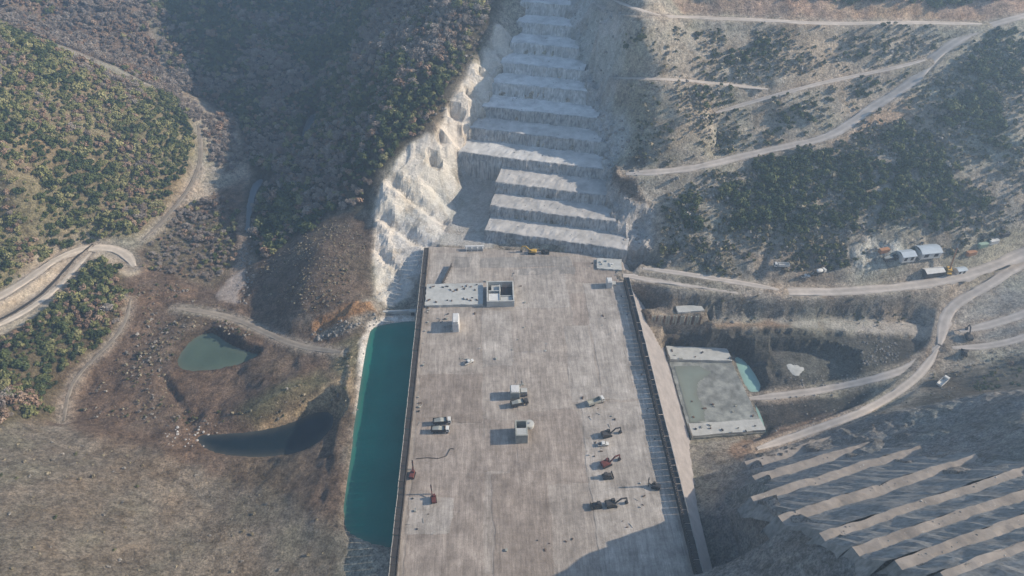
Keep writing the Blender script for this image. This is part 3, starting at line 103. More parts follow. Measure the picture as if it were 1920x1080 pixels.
["spoil",[0.085,0.08,0.074],2,[[137.2,224.7],[151.2,225.5],[165.6,226.7],[182.8,227.9],[197.7,226.3],[189.3,219.2],[176.5,206.9],[160.1,204.7],[147.1,207.1],[141.6,206.1],[137.2,206.8],[137.5,216.0]]],
["berm",[0.36,0.26,0.19],1.5,[[110.1,189.0],[112.0,192.4],[114.1,196.0],[126.9,203.5],[136.9,205.8],[150.3,208.4],[165.6,213.4],[171.4,212.8],[174.7,209.2],[175.0,206.5],[175.1,203.7],[166.6,201.5],[158.5,199.8],[144.2,195.2],[128.9,189.0],[119.2,183.3],[111.9,180.9],[111.0,185.0]]],
["rightfield",[0.33,0.32,0.3],3,[[260.2,275.3],[270.4,278.6],[280.6,281.8],[301.9,292.1],[322.8,301.6],[307.3,271.8],[289.9,241.9],[278.5,246.0],[265.0,248.7],[258.5,249.5],[251.9,250.5],[250.8,255.9],[250.3,262.2],[255.1,268.6]]],
["scrubr",[0.14,0.13,0.11],4,[[196.7,202.1],[215.9,218.5],[231.4,230.8],[244.5,232.7],[257.2,234.2],[272.9,236.6],[287.4,238.0],[274.0,219.2],[233.5,180.2],[217.0,180.8],[208.1,188.4],[199.7,191.1],[190.0,192.9],[192.2,196.4]]],
["nearrock",[0.26,0.255,0.25],3,[[116.0,182.7],[132.9,193.1],[148.7,201.1],[161.6,201.6],[174.4,202.0],[182.5,198.2],[193.2,197.8],[220.8,195.8],[260.8,204.5],[167.6,101.4],[144.7,64.5],[89.8,79.0],[11.2,105.9],[41.5,131.2],[72.3,143.0],[83.8,152.2],[95.3,161.0],[104.8,170.7]]]]
TREES = [["hill",0.15,[0.4,0.3,0.14,0.16],[1.5,3.1],[[-385.8,554.6],[-320.8,492.4],[-295.2,487.3],[-271.4,495.7],[-248.5,510.8],[-233.2,488.2],[-222.6,475.5],[-223.5,456.1],[-222.7,434.2],[-224.5,415.7],[-227.8,401.3],[-232.2,387.2],[-236.6,374.3],[-249.0,367.5],[-263.5,364.4],[-272.3,358.6],[-279.5,351.3],[-282.3,324.3],[-285.6,300.6],[-298.8,287.6],[-306.9,271.7],[-316.8,275.9],[-326.1,279.5],[-350.4,360.9],[-446.4,537.9],[-417.7,546.7]]],
["farslope",0.085,[0.12,0.12,0.22,0.54],[1.8,3.2],[[-434.1,612.7],[-387.1,654.9],[-329.1,696.5],[-308.6,643.5],[-300.3,616.6],[-289.4,594.2],[-269.0,552.4],[-249.4,532.4],[-229.4,510.6],[-223.2,522.5],[-213.3,526.6],[-199.5,488.2],[-191.0,463.1],[-194.0,454.0],[-196.8,444.8],[-206.2,452.5],[-215.0,458.6],[-218.7,467.8],[-223.2,478.9],[-234.0,491.6],[-252.4,520.0],[-276.9,524.5],[-309.2,543.4],[-346.9,548.2],[-391.4,564.1],[-413.0,588.9]]],
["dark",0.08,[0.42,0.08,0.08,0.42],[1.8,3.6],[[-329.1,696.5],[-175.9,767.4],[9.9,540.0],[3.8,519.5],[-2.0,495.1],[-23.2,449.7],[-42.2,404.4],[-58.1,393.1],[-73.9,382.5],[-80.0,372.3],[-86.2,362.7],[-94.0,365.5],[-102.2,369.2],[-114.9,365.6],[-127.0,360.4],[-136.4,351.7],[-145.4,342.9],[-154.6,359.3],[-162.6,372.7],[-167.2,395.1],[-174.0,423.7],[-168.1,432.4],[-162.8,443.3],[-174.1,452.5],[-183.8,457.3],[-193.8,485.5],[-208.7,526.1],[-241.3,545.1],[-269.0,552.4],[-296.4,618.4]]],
["knoll",0.13,[0.46,0.16,0.26,0.12],[1.4,2.8],[[-251.2,345.2],[-240.9,339.8],[-233.4,338.3],[-224.0,318.0],[-218.4,303.6],[-217.4,293.7],[-216.6,284.6],[-219.8,279.5],[-222.6,274.2],[-227.2,261.5],[-231.6,249.5],[-228.0,236.2],[-222.5,221.5],[-228.9,204.4],[-242.2,196.1],[-256.7,219.9],[-276.3,249.7],[-268.9,261.5],[-259.0,272.1],[-258.4,286.0],[-255.6,298.3],[-252.8,319.7]]],
["valleyscrub",0.075,[0.22,0.14,0.1,0.54],[1.2,2.4],[[-228.1,370.1],[-222.9,386.5],[-217.7,404.3],[-211.0,416.6],[-205.0,431.6],[-194.2,417.8],[-182.6,402.3],[-175.5,377.1],[-171.7,359.7],[-175.5,346.5],[-178.5,332.6],[-190.3,334.2],[-201.7,335.0],[-211.4,338.4],[-220.3,340.4],[-225.2,356.7]]],
["rightupper",0.12,[0.9,0.06,0,0.04],[1.6,3.2],[[239.0,366.1],[249.3,373.6],[259.1,380.3],[273.4,387.1],[287.8,393.8],[297.4,395.0],[307.3,396.6],[307.5,380.9],[309.1,367.6],[305.9,353.7],[303.0,340.5],[294.6,330.4],[287.0,321.0],[276.6,315.2],[266.1,309.2],[257.3,311.0],[248.4,312.7],[245.4,320.9],[243.3,330.4],[241.0,347.5]]],
["rightmid",0.12,[0.9,0.06,0,0.04],[1.6,3.1],[[157.0,361.0],[173.7,363.6],[190.2,365.5],[201.8,365.8],[213.3,365.8],[223.5,362.3],[233.6,358.8],[240.1,349.6],[246.5,340.8],[247.3,328.3],[249.4,317.9],[242.8,315.6],[236.3,313.4],[229.7,318.2],[223.3,323.4],[209.4,329.0],[195.7,335.5],[181.5,341.1],[167.1,347.0],[162.3,354.4]]],
["rightlow",0.12,[0.86,0.09,0,0.05],[1.6,3.1],[[110.6,343.7],[124.3,345.3],[138.4,348.1],[152.6,346.8],[166.6,345.1],[180.8,338.4],[194.9,332.1],[207.0,328.5],[219.2,325.3],[213.9,318.9],[209.0,313.2],[194.5,315.2],[179.6,317.0],[167.3,315.9],[154.4,313.7],[150.3,317.0],[146.2,320.4],[131.3,324.0],[116.3,327.7],[113.5,335.7]]],
["rightbank",0.1,[0.8,0.15,0,0.05],[1.3,2.4],[[144.4,308.8],[162.2,311.0],[178.6,310.4],[190.2,307.7],[202.0,305.4],[202.4,300.1],[203.0,295.4],[189.7,295.6],[176.0,295.4],[163.9,297.5],[152.4,301.0],[148.3,304.6]]],
["sp1",0.1,[0.9,0.1,0,0],[1.3,2.4],[[148.1,423.5],[162.7,428.5],[177.2,432.9],[180.7,428.3],[184.3,423.8],[181.3,421.0],[178.3,418.4],[166.7,419.9],[154.7,420.7],[151.4,422.1]]],
["sp2",0.1,[0.9,0.1,0,0],[1.2,2.2],[[124.9,404.7],[142.2,404.9],[159.4,404.7],[161.7,403.3],[163.5,401.1],[149.8,399.6],[133.9,392.0],[129.6,398.9]]],
["sp3",0.1,[0.9,0.1,0,0],[1.3,2.4],[[144.7,389.6],[169.3,393.1],[192.3,393.0],[204.5,394.8],[217.2,397.7],[201.7,388.1],[187.6,381.1],[166.9,380.5],[146.3,380.7],[146.5,387.9]]],
["sp4",0.1,[0.9,0.1,0,0],[1.3,2.4],[[86.5,434.5],[92.7,426.3],[99.5,422.2],[99.5,419.8],[99.5,417.8],[93.4,420.8],[87.8,427.0],[87.2,430.8]]],
["sp5",0.03,[0.9,0.1,0,0],[1.2,2.2],[[207.4,426.9],[228.4,432.2],[247.4,433.5],[248.5,429.6],[249.6,425.8],[231.8,422.3],[213.2,416.9],[210.7,422.7]]],
["sp6",0.1,[0.9,0.1,0,0],[1.3,2.2],[[229.2,403.6],[246.7,408.5],[263.9,412.9],[267.9,412.6],[271.7,412.0],[255.5,406.0],[239.0,399.3],[234.0,401.2]]],
["sp7",0.1,[0.85,0.15,0,0],[1.4,2.6],[[292.0,406.0],[307.8,419.5],[322.1,430.8],[336.5,432.3],[351.4,434.2],[342.8,409.6],[328.7,379.2],[321.6,385.9],[315.8,394.4],[303.9,399.9]]],
["topwood",0.1,[0.75,0.1,0.05,0.1],[1.8,3.2],[[100.0,469.0],[236.6,470.8],[375.7,471.1],[373.0,463.2],[371.7,457.0],[323.4,455.3],[274.6,451.8],[240.6,454.9],[204.5,454.2],[187.8,457.7],[170.7,460.8],[135.8,466.7]]],
["scrubbr",0.03,[0.5,0.2,0.05,0.25],[1.2,2.2],[[224.1,209.6],[242.4,222.7],[254.8,230.2],[269.9,231.8],[283.4,232.1],[275.8,221.6],[264.0,207.9],[249.2,206.2],[231.7,202.0],[228.3,206.0]]]]
SHRUBS = [["hillside",0.16,[0.42,0.28,0.3],[0.6,1.5],[[89.3,432.2],[107.1,429.3],[129.2,442.3],[199.4,437.0],[272.4,437.1],[295.3,436.7],[316.9,434.5],[301.3,429.6],[285.2,424.0],[266.8,419.6],[248.0,414.4],[214.8,412.0],[180.4,406.4],[155.9,411.5],[129.9,412.9],[106.3,411.8],[85.8,425.2],[87.2,427.0]]],
["hillside2",0.15,[0.36,0.32,0.32],[0.6,1.4],[[84.6,416.1],[105.2,404.6],[128.4,404.9],[156.0,403.7],[182.5,399.2],[162.3,396.6],[140.8,390.4],[140.9,382.0],[138.7,367.4],[123.4,365.6],[108.2,363.6],[96.9,364.8],[85.7,366.6],[89.5,378.9],[92.6,388.6],[89.1,404.3]]],
["hillside3",0.16,[0.5,0.28,0.22],[0.6,1.6],[[142.6,389.6],[164.4,394.4],[185.2,396.6],[230.5,407.6],[275.2,416.2],[271.7,412.5],[267.2,407.2],[248.8,399.3],[230.0,390.6],[221.6,384.2],[213.1,377.6],[178.6,375.4],[142.6,369.9],[144.9,385.8]]],
["hillside4",0.15,[0.42,0.32,0.26],[0.6,1.6],[[103.1,352.8],[129.3,355.8],[157.0,362.1],[190.8,368.2],[225.0,374.7],[244.5,386.2],[263.0,395.5],[283.0,409.1],[303.0,422.4],[327.7,429.6],[351.2,435.0],[321.4,358.1],[316.4,312.8],[291.5,305.9],[268.6,300.6],[244.8,299.4],[221.6,298.9],[191.2,295.6],[160.2,291.2],[127.7,298.1],[95.4,307.8],[98.6,320.4],[101.7,332.7],[102.8,344.0]]],
["mound",0.1,[0.08,0.8,0.12],[0.3,0.7],[[-148.9,342.0],[-137.3,348.0],[-125.5,353.6],[-111.7,358.5],[-97.8,363.1],[-87.6,358.1],[-77.6,353.6],[-74.0,322.4],[-70.9,294.3],[-78.2,286.9],[-86.5,283.8],[-99.3,284.6],[-112.0,284.8],[-123.7,292.9],[-134.3,297.8],[-140.0,316.1]]],
["valley",0.07,[0.22,0.45,0.33],[0.4,1.0],[[-216.8,318.6],[-208.6,324.3],[-199.8,329.5],[-186.7,323.2],[-173.0,315.4],[-150.8,294.2],[-129.7,273.5],[-158.3,279.6],[-182.5,277.6],[-183.0,265.6],[-184.2,255.1],[-177.0,243.0],[-170.2,231.5],[-146.7,227.9],[-121.8,221.0],[-103.9,230.0],[-87.9,245.6],[-82.7,249.9],[-77.3,253.9],[-76.0,235.1],[-74.8,217.7],[-108.3,221.1],[-137.9,215.8],[-154.8,217.5],[-170.5,217.4],[-192.3,220.3],[-217.0,226.1],[-213.4,252.3],[-206.9,278.5],[-210.8,296.7]]],
["rim",0.06,[0.3,0.35,0.35],[0.8,1.6],[[-47.4,401.1],[-30.5,433.3],[-12.6,475.4],[-6.7,487.9],[-0.8,499.9],[2.1,501.6],[5.1,504.4],[3.3,493.6],[1.7,489.8],[-6.6,477.8],[-14.4,458.2],[-27.3,429.7],[-39.4,403.5],[-43.4,402.2]]],
["nearleft",0.012,[0.15,0.5,0.35],[0.4,0.9],[[-229.2,200.8],[-215.4,202.0],[-198.7,200.9],[-180.3,198.3],[-161.5,195.4],[-133.3,184.6],[-105.5,172.7],[-87.7,160.3],[-71.3,149.0],[-71.7,137.7],[-71.8,126.3],[-130.9,124.6],[-169.3,111.5],[-195.5,150.0]]],
["rightlow",0.03,[0.25,0.4,0.35],[0.4,0.9],[[112.9,285.9],[173.4,283.4],[232.2,279.2],[241.8,275.5],[243.2,262.7],[184.5,271.2],[122.9,278.7],[117.4,281.1]]],
["bermsc",0.03,[0.2,0.4,0.4],[0.4,0.9],[[245.6,243.5],[265.3,243.9],[283.0,242.7],[273.4,227.8],[256.4,207.4],[222.5,201.1],[196.7,202.1],[225.4,227.3]]]]
ROCKS = [["wall2",0.06,[0.6,1.8],[[69.3,375.7],[68.3,402.4],[67.6,432.9],[64.5,453.1],[62.3,482.6],[61.6,500.4],[60.9,518.3],[73.5,495.6],[83.6,466.7],[83.1,445.0],[85.2,437.3],[85.1,431.3],[85.5,427.7],[82.5,417.7],[80.7,414.3],[84.5,402.2],[88.2,390.8],[83.3,386.0],[77.7,378.3],[73.0,374.3]]],
["white",0.16,[0.35,1.1],[[-164.1,218.0],[-153.8,216.5],[-143.2,214.4],[-140.6,213.5],[-137.8,212.2],[-142.0,209.9],[-145.1,205.9],[-150.5,203.7],[-157.6,203.8],[-162.0,207.0],[-166.4,210.1],[-165.3,214.1]]],
["bank",0.25,[0.3,0.8],[[-73.8,261.7],[-72.5,267.3],[-71.1,272.7],[-70.1,268.2],[-69.0,263.1],[-69.3,251.3],[-69.5,239.8],[-68.8,223.9],[-68.1,209.0],[-69.1,208.7],[-70.0,208.3],[-70.9,219.4],[-72.1,231.8],[-72.9,246.0]]],
["foot",0.3,[0.4,1.3],[[-103.1,272.6],[-94.5,272.9],[-85.8,272.7],[-76.3,275.5],[-67.1,279.2],[-66.0,278.0],[-64.9,276.8],[-73.7,272.8],[-82.4,269.2],[-90.0,268.4],[-97.9,268.5],[-100.6,270.8]]],
["pit",0.3,[0.25,0.8],[[153.6,238.6],[164.2,238.4],[175.4,238.9],[184.6,240.0],[191.9,238.7],[193.0,236.3],[194.3,234.1],[184.9,235.1],[174.3,234.8],[164.8,234.5],[155.4,234.3],[154.4,236.3]]],
["pit2",0.22,[0.3,1.0],[[200.8,257.3],[210.8,256.1],[220.6,254.6],[221.2,249.6],[221.6,244.4],[210.6,239.3],[201.4,236.0],[197.9,237.7],[194.1,238.9],[197.1,247.6]]],
["face",0.1,[0.4,1.3],[[118.0,276.9],[138.5,278.4],[157.4,276.7],[165.1,275.8],[172.7,274.7],[163.9,274.1],[154.2,272.0],[137.4,271.9],[121.2,272.8],[119.8,275.3]]],
["wall",0.08,[0.5,1.5],[[77.0,373.1],[82.5,368.2],[89.1,368.6],[93.6,351.2],[99.3,339.6],[97.1,329.8],[94.7,319.6],[91.7,319.5],[88.7,319.9],[87.8,331.1],[86.8,342.2],[81.1,353.2]]],
["river",0.12,[0.4,1.2],[[-162.8,325.5],[-168.8,354.0],[-171.5,377.0],[-168.3,377.0],[-165.0,376.8],[-159.6,356.4],[-151.9,331.6],[-151.0,319.1],[-150.5,308.0],[-156.2,315.9]]],
["slope",0.06,[0.25,0.8],[[144.1,229.1],[167.2,230.8],[189.2,230.9],[193.2,227.3],[195.9,222.5],[181.9,215.5],[165.3,204.9],[150.4,202.6],[138.0,203.9],[141.9,217.6]]]]

# ---- terrain core (shared verbatim) ----
def hash2(ix, iy, s):
    h = (ix.astype(np.int64)*374761393 + iy.astype(np.int64)*668265263 + s*982451653) & 0xffffffff
    h = ((h ^ (h >> 13))*1274126177) & 0xffffffff
    h = h ^ (h >> 16)
    return (h & 0xffff)/65535.0
def vnoise(x, y, s=0):
    ix = np.floor(x); iy = np.floor(y); fx = x-ix; fy = y-iy
    fx = fx*fx*(3-2*fx); fy = fy*fy*(3-2*fy)
    a = hash2(ix, iy, s); b = hash2(ix+1, iy, s); c = hash2(ix, iy+1, s); d = hash2(ix+1, iy+1, s)
    return (a+(b-a)*fx)*(1-fy)+(c+(d-c)*fx)*fy
def fbm(x, y, sc, o=4, s=0):
    v = 0; a = 1.0; t = 0
    for k in range(o):
        v = v+a*(vnoise(x/sc+17.3*k, y/sc-9.1*k, s+k)*2-1); t += a; a *= .5; sc *= .5
    return v/t
def sstep(t):
    t = np.clip(t, 0, 1); return t*t*(3-2*t)
def poly_sd(px, py, poly):
    # signed distance to a polygon, negative inside
    P = np.asarray(poly, float); n = len(P)
    d2 = np.full(px.shape, 1e18); ins = np.zeros(px.shape, bool)
    for i in range(n):
        ax, ay = P[i]; bx, by = P[(i+1) % n]
        ex, ey = bx-ax, by-ay; l = ex*ex+ey*ey+1e-12
        t = np.clip(((px-ax)*ex+(py-ay)*ey)/l, 0, 1)
        d2 = np.minimum(d2, (px-ax-t*ex)**2+(py-ay-t*ey)**2)
        c = ((ay > py) != (by > py)) & (px < ex*(py-ay)/(ey if abs(ey) > 1e-12 else 1e-12)+ax)
        ins ^= c
    d = np.sqrt(d2); return np.where(ins, -d, d)
def near_mask(px, py, poly, m):
    P = np.asarray(poly, float)
    return (px > P[:, 0].min()-m) & (px < P[:, 0].max()+m) & (py > P[:, 1].min()-m) & (py < P[:, 1].max()+m)
def line_d(px, py, L):
    # distance to a 3D polyline in plan and the height of its nearest point
    d2 = np.full(px.shape, 1e18); zz = np.zeros(px.shape)
    for (ax, ay, az), (bx, by, bz) in zip(L[:-1], L[1:]):
        ex, ey = bx-ax, by-ay; l = ex*ex+ey*ey+1e-9
        t = np.clip(((px-ax)*ex+(py-ay)*ey)/l, 0, 1)
        q = (px-ax-t*ex)**2+(py-ay-t*ey)**2
        m = q < d2; d2 = np.where(m, q, d2); zz = np.where(m, az+(bz-az)*t, zz)
    return np.sqrt(d2), zz
class RBF:
    def __init__(self, pts, lam=.6):
        P = np.asarray(pts, float); self.P = P[:, :2]/100; n = len(P)
        K = np.sqrt(((self.P[:, None]-self.P[None])**2).sum(-1)+.0009)
        A = np.zeros((n+3, n+3)); A[:n, :n] = K-lam*.01*np.eye(n)
        A[:n, n] = 1; A[:n, n+1:] = self.P; A[n:, :n] = A[:n, n:].T
        self.w = np.linalg.solve(A, np.r_[P[:, 2], 0, 0, 0])
    def __call__(self, x, y):
        x = np.asarray(x, float)/100; y = np.asarray(y, float)/100
        n = len(self.P); z = self.w[n]+self.w[n+1]*x+self.w[n+2]*y
        for i in range(n):
            z = z+self.w[i]*np.sqrt((x-self.P[i, 0])**2+(y-self.P[i, 1])**2+.0009)
        return z
def base_height(x, y):
    z = rbf(x, y)
    return z
def carve(x, y, z):
    # steps notch, near benches, dam pit, roads, ponds
    for poly, prof, u, v in NOTCH:
        m = near_mask(x, y, poly, 4)
        if m.any():
            sd = poly_sd(x[m], y[m], poly); s = x[m]*v[0]+y[m]*v[1]
            zz = np.interp(s, prof[0], prof[1])-2.6
            z[m] = np.where(sd+fbm(x[m], y[m], 6, 3, 66)*2.5 < -2.0, zz, np.where(sd < 1.5, np.minimum(z[m], zz+7), z[m]))
    for w, dp, L in GULLY:
        m = near_mask(x, y, np.asarray(L)[:, :2], w+3)
        if m.any():
            d, _ = line_d(x[m], y[m], L); d = d+fbm(x[m], y[m], 6, 3, 71)*1.6; z[m] -= dp*np.clip(1-d/w, 0, 1)**1.2
    m = near_mask(x, y, DAM_FOOT, 8)
    sd = poly_sd(x[m], y[m], DAM_FOOT); z[m] = np.where(sd < 0, np.minimum(z[m], -4-1.2*np.clip(-sd-1, 0, 18)), z[m])
    for name, pz, bk, poly in PLATEAU:
        m = near_mask(x, y, poly, bk+4)
        if m.any():
            sd = poly_sd(x[m], y[m], poly)+(fbm(x[m], y[m], 7, 3, 33)*1.6+fbm(x[m], y[m], 3.2, 2, 35)*1.3)*min(1, bk-.6); t = sstep((sd+bk*.5)/bk)
            z[m] = pz+fbm(x[m], y[m], 9, 3, 44)*.35+(z[m]-pz)*t
    for name, w, L in ROADS:
        P = np.asarray(L); m = near_mask(x, y, P[:, :2], w+8)
        if not m.any(): continue
        d, rz = line_d(x[m], y[m], L); t = sstep((d-w*.62)/(w*.35+1.8))
        z[m] = rz+(z[m]-rz)*t+(.55 if w > 4 else .3)*np.exp(-((d-w*.74)/.9)**2)*(.6+.8*vnoise(x[m]/7, y[m]/7, 88))
    for name, wz, poly in WATER:
        m = near_mask(x, y, poly, 8)
        sd = poly_sd(x[m], y[m], poly)
        out = np.where(sd < 8, np.maximum(z[m], wz+.15+.22*np.clip(sd, 0, 4)), z[m])
        if name not in ('turq', 'sliver', 'corner'): out = np.where((sd < 8) & (sd > 0), np.minimum(out, wz+.3+(2.2 if name == 'green' else .95)*sd+.06*sd*sd), out)
        z[m] = np.where(sd < 0, np.minimum(z[m], wz+.1+.45*np.clip(sd, -4, 0)), out)
    return z
# ---- end of terrain core ----

rbf = RBF(CTRL)
rng = np.random.default_rng(7); random.seed(7)
UF = np.array([.967, -.256]); VF = np.array([.256, .967])
UN = np.array([math.cos(R(15.35)), math.sin(R(15.35))]); VN = np.array([-UN[1], UN[0]])
# ---------------------------------------------------------------- materials
def nmat(name, rough=.9):
    m = bpy.data.materials.new(name); m.use_nodes = True
    n = m.node_tree.nodes; return m, n, m.node_tree.links, n['Principled BSDF']
def ramp(n, l, src, stops):
    r = n.new('ShaderNodeValToRGB'); e = r.color_ramp.elements
    e[0].position, e[0].color = stops[0][0], (*stops[0][1], 1); e[1].position, e[1].color = stops[-1][0], (*stops[-1][1], 1)
    for p, c in stops[1:-1]: q = e.new(p); q.color = (*c, 1)
    l.new(src, r.inputs[0]); return r.outputs[0]
def noise(n, l, scale, detail=4, rough=.6, vec=None, stretch=None):
    t = n.new('ShaderNodeTexNoise'); t.inputs['Scale'].default_value = scale; t.inputs['Detail'].default_value = detail; t.inputs['Roughness'].default_value = rough
    if vec is None: vec = n.new('ShaderNodeNewGeometry').outputs['Position']
    if stretch:
        mp = n.new('ShaderNodeMapping'); mp.inputs['Scale'].default_value = stretch; l.new(vec, mp.inputs[0]); vec = mp.outputs[0]
    l.new(vec, t.inputs['Vector']); return t.outputs['Fac']
def mul(n, l, a, b, fac=1.0, mode='MULTIPLY'):
    x = n.new('ShaderNodeMix'); x.data_type = 'RGBA'; x.blend_type = mode; x.inputs[0].default_value = fac
    l.new(a, x.inputs[6]); l.new(b, x.inputs[7]); return x.outputs[2]
def bump(n, l, h, p, strength=.5, dist=1.0):
    b = n.new('ShaderNodeBump'); b.inputs['Strength'].default_value = strength; b.inputs['Distance'].default_value = dist
    l.new(h, b.inputs['Height']); l.new(b.outputs[0], p.inputs['Normal'])
def surf(name, col, var=.25, scale=.3, rough=.9, bstr=.3, stretch=None, streak=None, metal=0, objspace=False):
    """painted, poured or earthy surface: base colour with grain, wear and fine relief"""
    m, n, l, p = nmat(name); p.inputs['Roughness'].default_value = rough; p.inputs['Metallic'].default_value = metal
    p.inputs['Specular IOR Level'].default_value = .25
    vec = n.new('ShaderNodeTexCoord').outputs['Object'] if objspace else None
    f = noise(n, l, scale, 6, .65, vec, stretch)
    lo = tuple(max(0, c*(1-var)) for c in col); hi = tuple(min(.9, c*(1+var)) for c in col)
    c = ramp(n, l, f, [(.3, lo), (.7, hi)])
    if streak:
        g = noise(n, l, streak[0], 4, .6, vec, streak[1]); c = mul(n, l, c, ramp(n, l, g, [(.35, (streak[2],)*3), (.6, (1, 1, 1))]))
    l.new(c, p.inputs['Base Color'])
    if bstr: bump(n, l, noise(n, l, scale*4, 5, .7, vec), p, bstr, .25)
    return m
def deckmat(name, col):
    m, n, l, p = nmat(name); p.inputs['Roughness'].default_value = .93; p.inputs['Specular IOR Level'].default_value = .2
    c = ramp(n, l, noise(n, l, .05, 6, .7), [(.3, tuple(q*.82 for q in col)), (.7, tuple(q*1.16 for q in col))])
    for sc_, st_, lo, hi in ((.8, (.9, .08, 1), .78, 1.08), (2.2, (.9, .06, 1), .83, 1.07), (.25, (.9, .3, 1), .82, 1.10), (.07, (1, 1, 1), .86, 1.08), (.16, (1, .8, 1), .84, 1.10), (.55, (1, .8, 1), .86, 1.09), (1.8, (1, 1, 1), .88, 1.08), (.4, (.1, 1.6, 1), .95, 1.04)):
        c = mul(n, l, c, ramp(n, l, noise(n, l, sc_, 4, .65, None, st_), [(.33, (lo, lo*.99, lo*.98)), (.66, (hi,)*3)]))
    l.new(c, p.inputs['Base Color']); bump(n, l, noise(n, l, 1.2, 5, .7), p, .35, .3); return m
def terrain_mat():
    m, n, l, p = nmat('earth_and_rock'); p.inputs['Roughness'].default_value = .95; p.inputs['Specular IOR Level'].default_value = .1
    a = n.new('ShaderNodeAttribute'); a.attribute_name = 'Col'
    def mulg(x, y):
        q = n.new('ShaderNodeMix'); q.data_type = 'RGBA'; q.blend_type = 'MULTIPLY'; l.new(a.outputs['Alpha'], q.inputs[0]); l.new(x, q.inputs[6]); l.new(y, q.inputs[7]); return q.outputs[2]
    c = mulg(a.outputs['Color'], ramp(n, l, noise(n, l, .045, 5, .6), [(.3, (.78, .77, .76)), (.7, (1.2, 1.2, 1.2))]))
    c = mulg(c, ramp(n, l, noise(n, l, .32, 6, .75), [(.34, (.48, .47, .45)), (.52, (1, 1, 1)), (.68, (1.42, 1.40, 1.36))]))
    c = mulg(c, ramp(n, l, noise(n, l, 1.1, 4, .75), [(.34, (.52, .51, .5)), (.66, (1.42, 1.42, 1.40))]))
    c = mulg(c, ramp(n, l, noise(n, l, .018, 4, .65), [(.38, (1.07, .99, .92)), (.5, (1, 1, 1)), (.62, (.95, 1.0, .95))]))
    c = mul(n, l, c, ramp(n, l, noise(n, l, .11, 6, .7, None, (1, 1, .35)), [(.36, (.76, .72, .67)), (.5, (1, 1, 1)), (.7, (1.06, 1.05, 1.04))]))
    l.new(c, p.inputs['Base Color'])
    bump(n, l, noise(n, l, .5, 7, .78), p, .95, 2.0)
    return m
M = {}
M['earth'] = terrain_mat()
M['road'] = surf('compacted_dirt', (.47, .41, .355), .16, .25, .95, .3)
M['road_c'] = surf('cream_dirt', (.57, .485, .39), .16, .25, .95, .3)
M['dark_line'] = surf('dark_strip_tone', (.05, .045, .04), .3, .3, .7)  # dark ribbon drawn in for a dark line between the cream roads
M['shotcrete'] = surf('sprayed_concrete', (.42, .405, .385), .25, .16, .92, .6, None, (1.0, (.9, .9, .10), .48))
M['shotcrete3'] = surf('sprayed_concrete_pale', (.54, .53, .515), .25, .16, .92, .6, None, (1.0, (.9, .9, .10), .58))
M['shotcrete2'] = surf('sprayed_concrete_shade_toned', (.25, .245, .235), .25, .2, .92, .6, None, (1.0, (.8, .8, .12), .6))  # dark rock grey, darkened further so the near risers look shaded
M['tread_p'] = surf('pale_bench_top', (.62, .61, .59), .28, .12, .95, .5)
M['tread_m'] = surf('shade_lift_bench_top', (.50, .485, .46), .28, .12, .95, .5)  # lighter than the lower treads to offset the heavy shade there
M['tread'] = surf('dusty_bench_top', (.43, .405, .375), .28, .12, .95, .5)
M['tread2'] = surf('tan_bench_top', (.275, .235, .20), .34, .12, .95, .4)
M['track'] = surf('worn_earth_track', (.30, .25, .195), .2, .3, .95, .4)
M['creamrock'] = surf('cream_rock', (.66, .585, .49), .2, .25, .95, .6)
M['rcc'] = deckmat('rolled_concrete', (0.43, 0.38, 0.332))
M['rcc_dark'] = deckmat('rolled_concrete_damp', (0.345, 0.292, 0.248))
M['rcc_pale'] = deckmat('rolled_concrete_pale', (0.465, 0.424, 0.38))
M['rcc_grey'] = deckmat('rolled_concrete_wet_grey', (0.35, 0.327, 0.3))
M['rcc_mid'] = deckmat('rolled_concrete_brown', (0.385, 0.33, 0.284))
M['face'] = surf('dam_face_concrete', (.45, .40, .36), .16, .2, .95, .5)
M['conc'] = surf('cast_concrete', (.43, .425, .395), .18, .3, .85, .3)
M['conc_w'] = surf('fresh_concrete', (.58, .57, .545), .12, .4, .85, .2)
M['conc_d'] = surf('stained_concrete', (.33, .33, .29), .3, .3, .85, .4)
M['slabg'] = surf('basin_slab', (.27, .275, .25), .45, .14, .8, .3, None, (.22, (1, 1, 1), .62))
M['steel'] = surf('formwork_steel', (.05, .045, .042), .35, .5, .75, .2)
M['steel_l'] = surf('formwork_rail', (.33, .32, .30), .3, .6, .6, .1)
M['white'] = surf('white_paint', (.56, .55, .52), .22, .5, .5, 0)
M['yellow'] = surf('yellow_paint', (.48, .30, .06), .25, .6, .5, 0)
M['red'] = surf('red_paint', (.13, .04, .032), .3, .6, .5, 0)
M['dark'] = surf('dark_machine_paint', (.055, .05, .047), .3, .6, .6, 0)
M['tyre'] = surf('tyre_rubber', (.025, .025, .025), .2, 1, .85, 0)
M['glass'] = surf('cab_glass', (.03, .04, .05), .1, 1, .12, 0)
M['roofblue'] = surf('pale_blue_roof_sheet', (.38, .43, .47), .12, .3, .5, 0)
M['green'] = surf('green_container_paint', (.25, .34, .26), .15, .4, .6, 0)
M['orange'] = surf('orange_paint', (.36, .18, .09), .15, .4, .6, 0)
M['rock'] = surf('boulder_rock', (.235, .22, .20), .3, .5, .95, .6, objspace=True)
M['rock_w'] = surf('pale_limestone', (.46, .43, .39), .2, .5, .95, .6, objspace=True)
M['rebar'] = surf('rusty_rebar', (.13, .085, .06), .3, 1, .8, 0)
M['bark'] = surf('bark', (.10, .08, .065), .3, 1.5, .95, .3, objspace=True)
